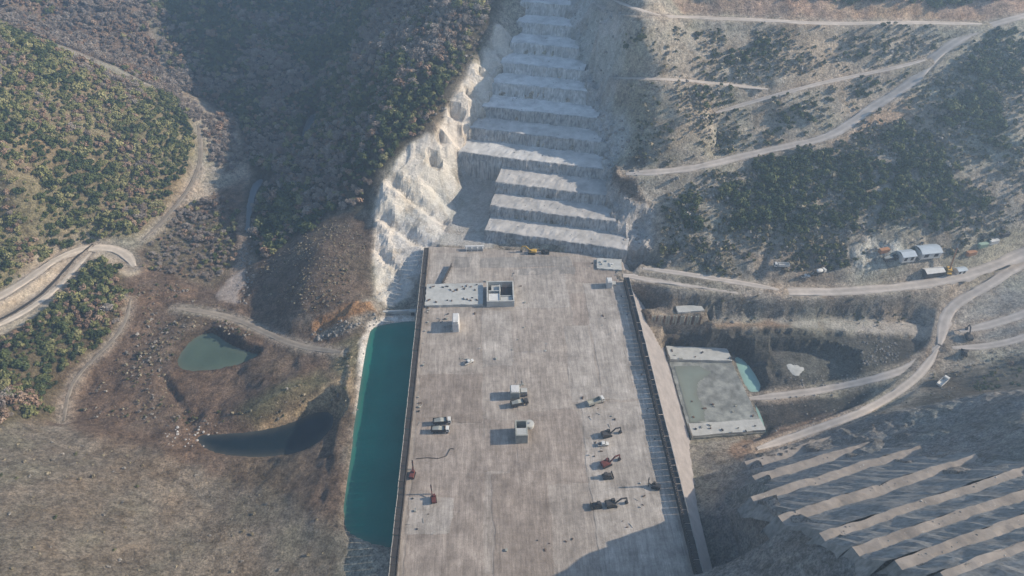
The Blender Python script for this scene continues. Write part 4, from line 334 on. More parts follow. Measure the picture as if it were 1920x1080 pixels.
def water_mat(name, col, rough=.12, mud=(.17, .15, .11)):
    m, n, l, p = nmat(name); p.inputs['Roughness'].default_value = rough; p.inputs['IOR'].default_value = 1.33
    c = ramp(n, l, noise(n, l, .035, 4, .6), [(.3, tuple(c*.78 for c in col)), (.7, tuple(c*1.2 for c in col))])
    a = n.new('ShaderNodeAttribute'); a.attribute_name = 'shore'; ad = n.new('ShaderNodeMath'); ad.operation = 'ADD'; sb = n.new('ShaderNodeMath'); sb.operation = 'MULTIPLY_ADD'; sb.inputs[1].default_value = .7; sb.inputs[2].default_value = -.35
    l.new(noise(n, l, .25, 4, .6), sb.inputs[0]); l.new(a.outputs['Fac'], ad.inputs[0]); l.new(sb.outputs[0], ad.inputs[1])
    x = n.new('ShaderNodeMix'); x.data_type = 'RGBA'; l.new(ramp(n, l, ad.outputs[0], [(0, (.75,)*3), (.45, (.25,)*3), (1, (0, 0, 0))]), x.inputs[0]); l.new(c, x.inputs[6]); x.inputs[7].default_value = (*(.5*q+.5*r for q, r in zip(mud, col)), 1)
    l.new(x.outputs[2], p.inputs['Base Color'])
    bump(n, l, noise(n, l, .9, 3, .5), p, .12, .4); return m
M['w_teal'] = water_mat('teal_silty_water', (.006, .14, .105))
M['w_green'] = water_mat('murky_green_water', (.085, .12, .085))
M['w_dark'] = water_mat('dark_pond_water', (.006, .014, .018))
M['w_river'] = water_mat('river_water', (.07, .10, .13), .3)
M['w_turq'] = water_mat('milky_turquoise_water', (.26, .43, .38))
M['w_puddle'] = water_mat('pale_green_puddle', (.19, .215, .18))
def leaf_mat(name, stops, rough=.8):
    m, n, l, p = nmat(name); p.inputs['Roughness'].default_value = rough; p.inputs['Specular IOR Level'].default_value = .15
    oi = n.new('ShaderNodeObjectInfo'); c = ramp(n, l, oi.outputs['Random'], stops)
    c = mul(n, l, c, ramp(n, l, noise(n, l, .9, 2, .5), [(.3, (.7, .7, .7)), (.7, (1.3, 1.3, 1.3))]))
    l.new(c, p.inputs['Base Color']); return m
M['leaf_ever'] = leaf_mat('evergreen_leaves', [(0, (.042, .06, .026)), (.4, (.07, .09, .036)), (.75, (.105, .12, .045)), (1, (.145, .15, .06))])
M['leaf_olive'] = leaf_mat('olive_leaves', [(0, (.15, .155, .065)), (.5, (.215, .21, .085)), (1, (.29, .265, .13))])
M['leaf_russet'] = leaf_mat('russet_leaves', [(0, (.20, .13, .09)), (.5, (.27, .18, .125)), (1, (.34, .25, .18))])
M['twig'] = leaf_mat('bare_twigs', [(0, (.20, .16, .135)), (.5, (.28, .235, .20)), (1, (.38, .33, .285))])
M['scrub_tan'] = leaf_mat('dry_scrub', [(0, (.24, .195, .12)), (1, (.42, .36, .25))])
M['scrub_grey'] = leaf_mat('grey_scrub', [(0, (.20, .18, .155)), (1, (.42, .385, .34))])
M['scrub_green'] = leaf_mat('green_scrub', [(0, (.07, .08, .038)), (1, (.16, .155, .075))])
for k_ in ('road', 'track', 'road_c'):      # wheel ruts and loose verges
    n = M[k_].node_tree.nodes; l = M[k_].node_tree.links; p = n['Principled BSDF']; a = n.new('ShaderNodeAttribute'); a.attribute_name = 'Rut'
    l.new(mul(n, l, p.inputs['Base Color'].links[0].from_socket, a.outputs['Color']), p.inputs['Base Color'])
# ---------------------------------------------------------------- helpers
def link(o, parent=None):
    C.objects.link(o)
    if parent is not None: o.parent = parent
    return o
def raw(name, V, Fc, mat, parent=None, smooth=False):
    me = bpy.data.meshes.new(name); me.from_pydata([tuple(map(float, q)) for q in V], [], [tuple(map(int, f)) for f in Fc]); me.materials.append(mat)
    if smooth: me.polygons.foreach_set('use_smooth', [True]*len(me.polygons))
    me.update(); return link(bpy.data.objects.new(name, me), parent)
def tag(o, label, cat, group=None):
    o['label'] = label; o['category'] = cat
    if group: o['group'] = group
    return o
def kind(o, k): o['kind'] = k; return o
def thing(name, loc, rz, label, cat, group=None):
    e = bpy.data.objects.new(name, None); e.empty_display_size = .5; link(e); e.location = loc; e.rotation_euler = (0, 0, rz); return tag(e, label, cat, group)
class MB:
    def __init__(s): s.v = []; s.f = []
    def add(s, V, Fc):
        k = len(s.v); s.v += [tuple(q) for q in V]; s.f += [tuple(i+k for i in f) for f in Fc]; return s
    def box(s, c, d, rz=0, ry=0, taper=1.0):
        V = []
        for z in (-1, 1):
            for x, y in ((-1, -1), (1, -1), (1, 1), (-1, 1)):
                t = taper if z > 0 else 1
                V.append(Vector((x*d[0]/2*t, y*d[1]/2*t, z*d[2]/2)))
        mt = Matrix.Rotation(rz, 3, 'Z') @ Matrix.Rotation(ry, 3, 'Y')
        return s.add([mt @ q+Vector(c) for q in V], [(3, 2, 1, 0), (4, 5, 6, 7), (0, 1, 5, 4), (1, 2, 6, 5), (2, 3, 7, 6), (3, 0, 4, 7)])
    def bar(s, a, b, r, n=6, r2=None):
        a, b = Vector(a), Vector(b); d = (b-a).normalized(); q = d.orthogonal().normalized(); t = d.cross(q); V = []
        for p, rr in ((a, r), (b, r if r2 is None else r2)):
            for i in range(n):
                an = 2*math.pi*i/n; V.append(p+q*rr*math.cos(an)+t*rr*math.sin(an))
        Fc = [(i, (i+1) % n, n+(i+1) % n, n+i) for i in range(n)]+[tuple(range(n))[::-1], tuple(range(n, 2*n))]
        return s.add(V, Fc)
    def prism(s, prof, y0, y1):
        # profile in xz extruded along y
        n = len(prof); V = [(x, y0, z) for x, z in prof]+[(x, y1, z) for x, z in prof]
        return s.add(V, [(i, (i+1) % n, n+(i+1) % n, n+i) for i in range(n)]+[tuple(range(n))[::-1], tuple(range(n, 2*n))])
    def lathe(s, prof, n=14, c=(0, 0, 0), axis='Z'):
        V = []
        for r, z in prof:
            for i in range(n):
                a = 2*math.pi*i/n; p = (r*math.cos(a), r*math.sin(a), z)
                if axis == 'X': p = (z, p[0], p[1])
                V.append((p[0]+c[0], p[1]+c[1], p[2]+c[2]))
        Fc = []
        for k in range(len(prof)-1):
            for i in range(n): Fc.append((k*n+i, k*n+(i+1) % n, (k+1)*n+(i+1) % n, (k+1)*n+i))
        Fc += [tuple(range(n))[::-1], tuple(range((len(prof)-1)*n, len(prof)*n))]
        return s.add(V, Fc)
    def build(s, name, mat, parent=None, bev=0, smooth=False):
        o = raw(name, s.v, s.f, mat, parent, smooth)
        if bev:
            bm = bmesh.new(); bm.from_mesh(o.data); bmesh.ops.recalc_face_normals(bm, faces=bm.faces)
            bmesh.ops.bevel(bm, geom=[e for e in bm.edges if e.calc_face_angle(0) > .5], offset=bev, segments=1, affect='EDGES'); bm.to_mesh(o.data); bm.free()
        return o
def copy_tree(o, parent=None):
    c = o.copy(); C.objects.link(c); c.parent = parent
    for ch in list(o.children): copy_tree(ch, c)
    return c
# ---------------------------------------------------------------- terrain
def axis(a, b, fa, fb, st, g=1.06):
    v = list(np.arange(fa, fb+.01, st)); d = st; x = fb
    while x < b: d *= g; x += d; v.append(x)
    d = st; x = fa; lo = []
    while x > a: d *= g; x -= d; lo.append(x)
    return np.array(lo[::-1]+v)
GX = axis(-900, 900, -330, 320, 1.55); GY = axis(-120, 1200, 95, 520, 1.55, 1.03)
XX, YY = np.meshgrid(GX, GY); sh = XX.shape; fx, fy = XX.ravel(), YY.ravel()
fz = base_height(fx, fy)
col = np.tile(np.array([.385, .345, .29]), (fx.size, 1)); amp = np.full(fx.size, .5); grain = np.ones(fx.size)
AMP = {'forest_hill': .6, 'forest_dark': .9, 'far_slope': .7, 'cream_face': 2.3, 'cream_grey': 1.6, 'rightwall': 4.6, 'orange_cliff': 2.0, 'cliffgrey': 1.6, 'cutface': 1.9, 'pitdark': 2.2, 'pitfloor': .25, 'bench_pale': .2, 'bench_brown': .4,
       'gravel_patch': .15, 'bank_white': .3, 'trench': .3, 'lowerface': 1.5, 'limestone': 2.2, 'nearrock': 2.2, 'spoil': 1.0, 'berm': .7, 'topcut': 1.4, 'topcut2': 1.4, 'palerock': 1.3, 'cream_road': .25, 'rightfield': .7, 'darkgap': 2.0, 'mound': .6, 'near_slope': 1.0, 'valley_brown': 1.45, 'spit': .8, 'grassy': .8}
GRAIN = {'cream_face': .30, 'cream_grey': .35, 'trench': .4, 'rightwall': .6, 'bank_white': .5, 'bench_pale': .6, 'gravel_patch': .4, 'cream_road': .6}
jit = fbm(fx, fy, 9, 3, 5)*3.2
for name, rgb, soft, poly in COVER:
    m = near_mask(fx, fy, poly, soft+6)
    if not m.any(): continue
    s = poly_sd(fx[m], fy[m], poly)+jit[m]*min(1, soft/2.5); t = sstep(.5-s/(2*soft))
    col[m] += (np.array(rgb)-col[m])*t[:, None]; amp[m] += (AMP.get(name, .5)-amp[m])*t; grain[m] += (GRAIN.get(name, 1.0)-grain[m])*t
# keep carriageways and pond rims smooth
for name, wd, L in ROADS:
    P_ = np.asarray(L); m = near_mask(fx, fy, P_[:, :2], wd+8)
    if m.any():
        d, _ = line_d(fx[m], fy[m], L); amp[m] *= sstep((d-wd*.6)/4.0)
        k = (1-sstep((d-wd*.5)/3.5))[:, None]; col[m] += (np.array((.40, .345, .29))-col[m])*k*.75
for name, z_, poly in WATER:
    m = near_mask(fx, fy, poly, 6); sd = poly_sd(fx[m], fy[m], poly)+jit[m]*.5; col[m] *= (1-.42*(1-sstep((sd-.5)/3.5)))[:, None] if name not in ('teal', 'dark') else 1
ridge = 1-np.abs(fbm(fx, fy, 14, 5, 21))*2.4
fz = fz+amp*(fbm(fx, fy, 11, 4, 3)*1.1+np.where(amp > 1.05, ridge*.8-.4, 0))+np.where(amp > 1.5, (.45-np.abs(fbm(fx, fy, 7, 4, 23)))*np.minimum(amp, 3)*.75, 0)+fbm(fx, fy, 45, 3, 9)*1.6*np.clip(amp*1.5, 0, 1)
fz = carve(fx, fy, fz)
ZZ = fz.reshape(sh)
def hz(x, y):
    x = np.asarray(x, float); y = np.asarray(y, float)
    i = np.clip(np.searchsorted(GX, x)-1, 0, len(GX)-2); j = np.clip(np.searchsorted(GY, y)-1, 0, len(GY)-2)
    tx = (x-GX[i])/(GX[i+1]-GX[i]); ty = (y-GY[j])/(GY[j+1]-GY[j])
    return (ZZ[j, i]*(1-tx)+ZZ[j, i+1]*tx)*(1-ty)+(ZZ[j+1, i]*(1-tx)+ZZ[j+1, i+1]*tx)*ty
ny, nx = sh; me = bpy.data.meshes.new('terrain')
idx = np.arange(nx*ny).reshape(ny, nx)
quads = np.stack([idx[:-1, :-1], idx[:-1, 1:], idx[1:, 1:], idx[1:, :-1]], -1).reshape(-1, 4)
me.vertices.add(nx*ny); me.vertices.foreach_set('co', np.stack([fx, fy, fz], 1).astype(np.float32).ravel())
me.loops.add(quads.size); me.loops.foreach_set('vertex_index', quads.astype(np.int32).ravel())
me.polygons.add(len(quads)); me.polygons.foreach_set('loop_start', np.arange(0, quads.size, 4, dtype=np.int32)); me.polygons.foreach_set('loop_total', np.full(len(quads), 4, np.int32))
me.update(calc_edges=True); me.validate()
at_ = me.color_attributes.new('Col', 'FLOAT_COLOR', 'POINT'); at_.data.foreach_set('color', np.c_[col, grain].astype(np.float32).ravel())
me.materials.append(M['earth']); me.polygons.foreach_set('use_smooth', (amp[quads].mean(1) < 1.5))
kind(link(bpy.data.objects.new('terrain', me)), 'structure')
# ---------------------------------------------------------------- roads and tracks
for name, wd, L in ROADS:
    L = np.array(L); dd = np.r_[0, np.cumsum(np.hypot(*np.diff(L[:, :2], axis=0).T))]; q = np.linspace(0, dd[-1], int(dd[-1]/1.6)+2); L = np.stack([np.interp(q, dd, L[:, i]) for i in range(3)], 1)
    n = len(L); V = []; Fc = []
    d = np.gradient(L[:, :2], axis=0); d = np.stack([np.convolve(np.pad(d[:, i], 3, 'edge'), np.ones(7)/7, 'valid') for i in (0, 1)], 1); d /= np.linalg.norm(d, axis=1)[:, None]+1e-9; nrm = np.c_[-d[:, 1], d[:, 0]]
    for i in range(n):
        taper = min(1, (i+1)/9, (n-i)/9)
        for j, t in enumerate((-1, -.8, -.5, -.16, .16, .5, .8, 1)):
            e = 1+(fbm(np.array([q[i]]), np.array([j*50.+wd]), 9, 4, 31)[0]*.75 if abs(t) == 1 else 0)
            p = L[i, :2]+nrm[i]*t*wd/2*e*(.35+.65*taper)
            V.append((p[0], p[1], L[i, 2]+(.35 if name == 'dark_line' else .10+.10*(1-abs(t)) - (.25 if abs(t) == 1 else 0))))
    for i in range(n-1):
        for j in range(7): a = i*8+j; Fc.append((a, a+1, a+9, a+8))
    rd = kind(raw('dark_strip' if name == 'dark_line' else 'dirt_road', V, Fc, M['dark_line' if name == 'dark_line' else 'road_c' if name.startswith('cream') else 'track' if name in ('valley', 'valleytrack', 'foot') else 'road'], smooth=True), 'structure')
    rut = np.tile((.70, .84, 1.07, .86, .86, 1.07, .84, .70), n)*(1+fbm(np.array([v[0] for v in V]), np.array([v[1] for v in V]), 8, 3, 61)*.16)
    ca = rd.data.color_attributes.new('Rut', 'FLOAT_COLOR', 'POINT'); ca.data.foreach_set('color', np.repeat(np.c_[rut, rut, rut, np.ones(len(rut))], 1, 0).astype(np.float32).ravel())
# ---------------------------------------------------------------- water
WN = {'teal': ('reservoir_water', 'w_teal'), 'green': ('pond_water', 'w_green'), 'dark': ('pond_water', 'w_dark'), 'river': ('river_water', 'w_river'), 'stream': ('river_water', 'w_river'),
      'turq': ('pond_water', 'w_turq'), 'sliver': ('pond_water', 'w_turq'), 'corner': ('pond_water', 'w_puddle')}
def water_sheet(name, poly, z, mat, grow=2.2, xmax=None, step=1.5):
    P_ = np.array(poly); lo, hi = P_.min(0)-3, P_.max(0)+3
    if xmax is not None: hi[0] = min(hi[0], xmax)
    gx = np.linspace(lo[0], hi[0], int((hi[0]-lo[0])/step)+2); gy = np.linspace(lo[1], hi[1], int((hi[1]-lo[1])/step)+2); X, Y = np.meshgrid(gx, gy); sd = poly_sd(X.ravel(), Y.ravel(), poly).reshape(X.shape)
    inn = sd < grow; ids = -np.ones(X.shape, int); V = []; S = []; Fc = []
    for j in range(len(gy)-1):
        for i in range(len(gx)-1):
            if inn[j, i] or inn[j+1, i] or inn[j, i+1] or inn[j+1, i+1]:
                f = []
                for a, b in ((j, i), (j, i+1), (j+1, i+1), (j+1, i)):
                    if ids[a, b] < 0: ids[a, b] = len(V); V.append((X[a, b], Y[a, b], z)); S.append(min(1, max(0, -sd[a, b]/5.0)))
                    f.append(ids[a, b])
                Fc.append(f)
    o = kind(raw(name, V, Fc, mat, smooth=True), 'structure'); a = o.data.attributes.new('shore', 'FLOAT', 'POINT'); a.data.foreach_set('value', np.array(S, np.float32)); return o
for name, z, poly in WATER:
    water_sheet(WN[name][0], poly, z, M[WN[name][1]], xmax=-41.2 if name == 'teal' else None)
# ---------------------------------------------------------------- stepped abutments
def strip_mesh(name, rows, mat, parent, res=1.6, rough=.35, seed=0, mat2=None, r2=(), rib=None, c0=0):
    """rows: list of (list of 3D points along one edge); quads between successive rows, roughened"""
    V = []; Fc = []; n = len(rows[0])
    for r_ in rows: V += r_
    V = np.array(V); V[:, 2] += fbm(V[:, 0]+V[:, 2]*.7, V[:, 1], 3, 3, seed)*rough*.55
    V[:, 1] += fbm(V[:, 0], V[:, 1]+V[:, 2]*2.3, 9, 4, seed+5)*rough*1.3+fbm(V[:, 0]*1.3, V[:, 1]+V[:, 2]*.8, 2.2, 2, seed+7)*rough*.5; V[:, 0] += fbm(V[:, 0]+9, V[:, 1]+V[:, 2]*1.7, 4, 3, seed+9)*rough*.6
    if rib:
        h = (hash2(np.arange(n), np.full(n, seed), 12)-.5)*1.15
        for i in range(rib[0], rib[1]+1): V[i*n:(i+1)*n, 1] += h*(1 if i < rib[1] else .6)
    for i in range(len(rows)-1):
        for j in range(n-1): a = i*n+j; Fc.append((a, a+1, a+n+1, a+n))
    o = raw(name, V, Fc, mat, parent, False)
    if mat2:
        o.data.materials.append(mat2)
        o.data.polygons.foreach_set('material_index', [1 if i in r2 and j >= c0 else 0 for i in range(len(rows)-1) for j in range(n-1)])
    return o
ab = thing('stepped_abutment', (0, 0, 0), 0, 'tall flight of pale sprayed-concrete benches climbing the notch beyond the dam', 'abutment')
for k, (sb, st, si, zb, zt, l, r) in enumerate(BENCH):
    zmax = zt; n = max(8, int((r-l)/1.7)); ts = np.linspace(l-1.0, r+1.5, n)
    def row(s, z, dl=0.0): return [(*(UF*t+VF*s), z) for t in ts]
    rows = [row(sb-.6, zb-(2.2 if k != 3 else 15))]
    for f in (0, .25, .5, .75, .97): rows.append(row(sb+(st-sb)*f, zb+(zt-zb)*f))
    for f in (.03, .2, .4, .6, .8, 1): rows.append(row(st+(si-st)*f, zt+.25*f))
    rows.append(row(si+1.5, zt+.3))
    b = strip_mesh('bench', rows, M['shotcrete' if k < 6 else 'shotcrete3'], ab, rough=.85, seed=40+k, mat2=M['tread' if k < 3 else 'tread_m' if k < 5 else 'tread_p'], r2=(6, 7, 8, 9, 10, 11, 12), rib=(1, 5))
    # end walls of the bench block
    for q, tt in (('l', l-1.0), ('r', r+1.5)):
        g = []
        nn = 10; dep = 24 if (q == 'l' and k < 3) else 6
        for f in np.linspace(0, 1, nn):
            s = st+(si+1.5-st)*f; p = UF*tt+VF*s; g.append((p[0], p[1], zt+.1))
        lo = [(x, y, z-min(dep, zt+3)) for x, y, z in g]
        p0 = UF*tt+VF*(sb-.6); g = [(p0[0], p0[1], zb)]+g; lo = [(p0[0], p0[1], zb-3)]+lo
        raw('bench_end', g+lo, [(i, i+1, len(g)+i+1, len(g)+i) for i in range(len(g)-1)], M['shotcrete'], ab)
nb = thing('benched_slope', (0, 0, 0), 0, 'shadowed benched rock slope in the lower right corner with sunlit ledges', 'rock slope')
for k, (so_, si_, z, sn, zn, l, r) in enumerate(NEAR):
    n = int((r+18-l)/1.9); main = []; wob = random.uniform(-.5, .5)
    for s, zz in [(so_+.4, z-3.5)]+[(so_+(si_+wob-so_)*f, z+.2*f) for f in (0, .33, .66, 1)]+[(si_+wob+(sn-si_-wob)*f, z+(zn-z)*f) for f in (.12, .25, .4, .55, .7, .85, 1)]:
        main.append([(*(UN*(l-8)+VN*(s+.6)), zz-9), (*(UN*(l-6)+VN*(s+.3)), zz-4)]+[(*(UN*t+VN*s), zz) for t in np.linspace(l-5, r+14, n)])
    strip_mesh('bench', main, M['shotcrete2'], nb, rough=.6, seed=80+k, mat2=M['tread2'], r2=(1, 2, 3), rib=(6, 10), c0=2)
# skirt that closes the open left ends of the near ledges
# ---------------------------------------------------------------- the dam
dam = thing('concrete_dam', (0, 0, 0), 0, 'broad half-built rolled-concrete dam deck running up the middle of the valley', 'dam')
def grid_top(name, poly4, z, mat, parent, th=.25, n=(30, 40), rough=.05, seed=0, warp=0):
    (x0, y0), (x1, y1), (x2, y2), (x3, y3) = poly4; V = []; Fc = []
    a, b = n
    for j in range(b+1):
        for i in range(a+1):
            s, t = i/a, j/b
            x = (x0*(1-s)+x1*s)*(1-t)+(x3*(1-s)+x2*s)*t; y = (y0*(1-s)+y1*s)*(1-t)+(y3*(1-s)+y2*s)*t
            V.append([x, y, z])
    V = np.array(V); V[:, 2] += fbm(V[:, 0], V[:, 1], 6, 3, seed)*rough
    if warp: V[:, 0] += fbm(V[:, 0], V[:, 1], 12, 3, seed+3)*warp; V[:, 1] += fbm(V[:, 0]+50, V[:, 1], 10, 3, seed+4)*warp
    edge = [i for i in range(a+1)]+[(a+1)*j+a for j in range(1, b+1)]+[(a+1)*b+i for i in range(a-1, -1, -1)]+[(a+1)*j for j in range(b-1, 0, -1)]
    # ragged rim
    for e in edge:
        V[e, 0] += (hash2(np.array([e]), np.array([seed]), 3)[0]-.5)*.5; V[e, 1] += (hash2(np.array([e]), np.array([seed]), 4)[0]-.5)*.5
    k = len(V); V = np.r_[V, V[edge]-np.array([0, 0, th])]
    for j in range(b):
        for i in range(a): q = j*(a+1)+i; Fc.append((q, q+1, q+a+2, q+a+1))
    for i in range(len(edge)): Fc.append((edge[i], k+i, k+(i+1) % len(edge), edge[(i+1) % len(edge)]))
    return raw(name, V, Fc, mat, parent)
YN, YF = 113.0, 331.0
grid_top('deck', [(-41, YN), (75.6, YN), (76.6, 322), (-40.2, 334)], 0, M['rcc'], dam, th=27, n=(60, 90), rough=.07, seed=1)
# downstream face in lifts
steps = []; x, z = 75.4, -.05; dz = 1.2
Y0, Y1 = 112.0, 321.0
k = 0
while z > -26:
    prof = [(x-3, z), (x+.96, z), (x+.96+.12, z-dz), (x-3, z-dz)]
    ya = Y0; yb = Y1-.25*k*1.2
    n = 48; V = []; Fc = []
    for i in range(n+1):
        y = ya+(yb-ya)*i/n; j = (float(hash2(np.array([i]), np.array([k]), 8)[0])-.5)*.28
        V += [(x-2.5, y, z), (x+.96+j, y, z+j*.3), (x+1.08+j, y, z-dz), (x-2.5, y, z-dz)]
    for i in range(n):
        for q in range(3): a = i*4+q; Fc.append((a, a+1, a+5, a+4))
    Fc += [(0, 1, 2, 3), (4*n+3, 4*n+2, 4*n+1, 4*n)]
    raw('face_lift', V, Fc, M['face'], dam); x += .96; z -= dz; k += 1
# placed pours: each lane is a thin lift of its own colour
POUR = [('rcc_dark', (-38, 199, -7.4, 229.5), .16), ('rcc_mid', (-38.2, 118, -7.2, 198.4), .12), ('rcc_mid', (-6.6, 172, 8.2, 200.5), .10), ('rcc_dark', (-3, 116, 21, 171.5), .15), ('rcc_mid', (8.6, 165, 38.5, 205), .14),
        ('rcc_pale', (39.5, 118, 73.4, 209), .2), ('rcc', (-6.9, 201, 8.3, 233), .1), ('rcc', (9, 205.8, 36, 262), .13), ('rcc_pale', (36.4, 209.8, 50.5, 262), .12), ('rcc_mid', (42, 262.5, 55.5, 288), .1),
        ('rcc_pale', (51, 210, 73, 296), .16), ('rcc', (-38.5, 230, -7.4, 268), .1), ('rcc_pale', (-7, 234, 8.6, 276), .12), ('rcc_pale', (11, 276.5, 41.5, 309), .13), ('rcc_grey', (-8, 312.5, 46, 321.5), .1), ('rcc_grey', (14, 305, 47.5, 311.5), .17),
        ('rcc_pale', (-39, 298.5, -9, 327), .12), ('rcc_mid', (47, 296.5, 72, 316), .12), ('rcc_grey', (-24, 313, -14, 323), .2), ('rcc_pale', (-38.5, 143, -20, 160), .2)]
for i, (mt, (a, b, c, d), h) in enumerate(POUR):
    grid_top('pour_slab', [(a, b), (c, b), (c, d), (a, d)], .02+h*.4, M[mt], dam, th=.3, n=(max(3, int((c-a)/1.5)), max(3, int((d-b)/1.5))), rough=.03, seed=10+i, warp=1.4)
# ---------------------------------------------------------------- formwork along both deck edges
def formwork(name, x0, y0, x1, y1, h, label, side):
    L = math.hypot(x1-x0, y1-y0); n = int(L/3.05); root = thing(name, (x0, y0, 0), 0, label, 'formwork')
    dx, dy = (x1-x0)/n, (y1-y0)/n; an = math.atan2(dy, dx); proto = None
    for i in range(n):
        if proto is None:
            m = MB(); m.box((1.5, 0, h/2), (2.9, .16, h))
            for q in (.35, 1.5, 2.65): m.box((q, side*.28, h/2), (.14, .42, h*.98))
            for q in (.2, .5, .8): m.box((1.5, side*.56, h*q), (2.92, .14, .16))
            proto = m.build('panel', M['steel'], root); o = proto
            r_ = MB(); r_.box((1.5, side*1.6, h-.25), (2.95, 2.2, .12)); r_.box((1.5, side*1.0, h*.45), (.16, 1.5, .16)); w_ = r_.build('walkway', M['steel'], proto)
            r_ = MB(); r_.box((1.5, side*2.7, h+.2), (2.75, .14, .9)); e_ = r_.build('guard_board', M['steel_l'], proto)
        else:
            o = proto.copy(); C.objects.link(o); o.parent = root; 
            for g_ in (w_, e_): c = g_.copy(); C.objects.link(c); c.parent = o
        j = random.uniform(-.06, .06)
        o.location = (dx*i+j, dy*i, -.2+random.uniform(-.25, .2)); o.rotation_euler = (0, 0, an+random.uniform(-.012, .012))
formwork('formwork_wall', -40.7, 114, -40.0, 330, 3.0, 'long dark steel formwork wall along the water side of the deck', 1)
formwork('formwork_wall', 75.0, 118, 74.6, 297, 3.7, 'dark steel formwork wall along the right deck edge casting a shadow band', -1)
# ---------------------------------------------------------------- concrete works on the deck
t = thing('raised_slab', (-23.4, 287.6, 0), 0, 'low pale grey raised slab with debris at the left deck edge', 'slab')
grid_top('slab_body', [(-15.8, -8.8), (16.6, -8.8), (16.6, 9.2), (-15.8, 9.2)], 1.7, M['conc'], t, th=1.8, n=(16, 9), rough=.08, seed=61)
for i in range(26):
    m = MB(); x, y = random.uniform(-14, 15), random.choice([random.uniform(-6, -3.5), random.uniform(3, 8), random.uniform(-7, 8)]); a = random.uniform(0, 3)
    m.box((x, y, 2.0), (random.uniform(.5, 1.8), random.uniform(.25, .6), .5), a)
    m.build('formwork_scrap', M['rebar' if i % 3 else 'dark'], t)
t = thing('shaft_box', (2.9, 286.6, 0), 0, 'hollow concrete box with inner partition walls and dark voids on the deck', 'shaft')
for c, d in (((0, -8.2, 2.1), (15.4, .9, 4.4)), ((0, 8.2, 2.1), (15.4, .7, 4.4)), ((-7.3, 0, 2.1), (.8, 15.5, 4.4)), ((7.3, 0, 2.1), (.8, 15.5, 4.4)), ((-.3, -1, 1.9), (.5, 14, 3.8)), ((-3.6, 1.2, 1.8), (6, .5, 3.6)), ((3.4, -3.2, 1.8), (6.8, .5, 3.6))):
    MB().box(c, d).build('wall', M['conc'], t, .06)
MB().box((-3.6, -4.2, 1.7), (6, 6.4, 3.2)).build('cover_slab', M['conc_w'], t); MB().box((3.4, -5.6, 1.5), (6.4, 4.2, 2.9)).build('cover_slab', M['conc'], t)
MB().box((-2.4, 4.6, 1.1), (5.2, 5.6, 2.0)).build('inner_block', M['conc'], t); MB().box((0, 0, .2), (14.4, 15.6, .3)).build('floor', M['dark'], t)
for i in range(7): m = MB(); x = 1.4+i*.75; m.bar((x, 1.5, .3), (x+.15, 6.6, 4.3), .09, 5); m.build('rebar', M['rebar'], t)
def conc_block(name, loc, dims, label, mat, extra=None, rz=0):
    t = thing(name, loc, rz, label, 'concrete block'); m = MB(); m.box((0, 0, dims[2]/2-.1), (dims[0], dims[1], dims[2]+.2)); m.build('block', M[mat], t, .12)
    m = MB(); m.box((0, 0, dims[2]+.12), (dims[0]*.86, dims[1]*.86, .24)); m.build('top_slab', M['conc_w'], t, .05)
    k = 0
    for x in np.linspace(-.4, .4, 4):
        for y in (-.42, .42):
            m = MB(); m.bar((x*dims[0], y*dims[1], dims[2]-.2), (x*dims[0]+.04, y*dims[1], dims[2]+.95), .05, 4); m.build('rebar', M['rebar'], t)
    for e in (extra or []): MB().box(*e[:2]).build(e[2], M[e[3]], t, .06)
    return t
conc_block('concrete_block', (-21.4, 263.2, 0), (3.4, 8.6, 6.2), 'tall narrow white concrete block casting a square shadow below the raised slab', 'conc_w', [((0, -3.3, 6.9), (2.6, 1.6, 1.2), 'cap', 'white'), ((-1.9, -2.8, .7), (1.6, 2.2, 1.4), 'footing', 'conc_d')])
conc_block('concrete_block', (65.6, 293.6, 0), (3.0, 4.6, 4.6), 'small white concrete block near the far end of the right formwork', 'conc_w', [((2.6, 1.2, .7), (3.0, 2.6, 1.4), 'footing', 'conc')])
conc_block('concrete_block', (8.6, 214.4, 0), (4.6, 5.2, 5.2), 'olive grey concrete block with arms in the middle of the deck', 'conc_d', [((4.1, -.6, 1.1), (3.6, 1.2, 1.0), 'arm', 'dark'), ((4.4, 2.0, .9), (3.2, 2.6, 1.8), 'footing', 'conc')])
t = thing('shaft_tower', (10.6, 190.6, 0), 0, 'square grey concrete tower block with an open dark top in mid deck', 'shaft')
for c, d in (((0, -4.0, 3.0), (5.6, .6, 6.2)), ((0, 4.0, 3.0), (5.6, .6, 6.2)), ((-2.5, 0, 3.0), (.6, 7.4, 6.2)), ((2.5, 0, 3.0), (.6, 7.4, 6.2))): MB().box(c, d).build('wall', M['conc_d'], t, .05)
MB().box((0, -1.9, 5.9), (4.4, 3.6, .3)).build('cover_slab', M['conc'], t); MB().box((0, 0, .3), (4.4, 7.4, .5)).build('floor', M['dark'], t)
for y in (-2.6, 0, 2.6): m = MB(); m.bar((-2.9, y, .1), (-2.9, y, 6.4), .12, 5); m.build('ladder_rail', M['steel_l'], t)
t = thing('storage_tank', (14.6, 196.2, 0), 0, 'round pale grey tank behind the square concrete tower on the deck', 'tank')
m = MB(); m.lathe([(2.3, 0), (2.3, 1.6), (2.1, 1.9), (.5, 2.1)], 18); m.build('tank_shell', M['conc'], t); m = MB(); m.lathe([(.45, 2.05), (.45, 2.35)], 10); m.build('hatch', M['steel_l'], t)
for a in (0, 2.1, 4.2): m = MB(); m.bar((2.35*math.cos(a), 2.35*math.sin(a), 0), (2.35*math.cos(a), 2.35*math.sin(a), 1.8), .1, 5); m.build('rib', M['steel_l'], t)
t = thing('barrier_wall', (-12, 330.2, 0), 0, 'long white concrete wall block at the far left end of the deck', 'wall')
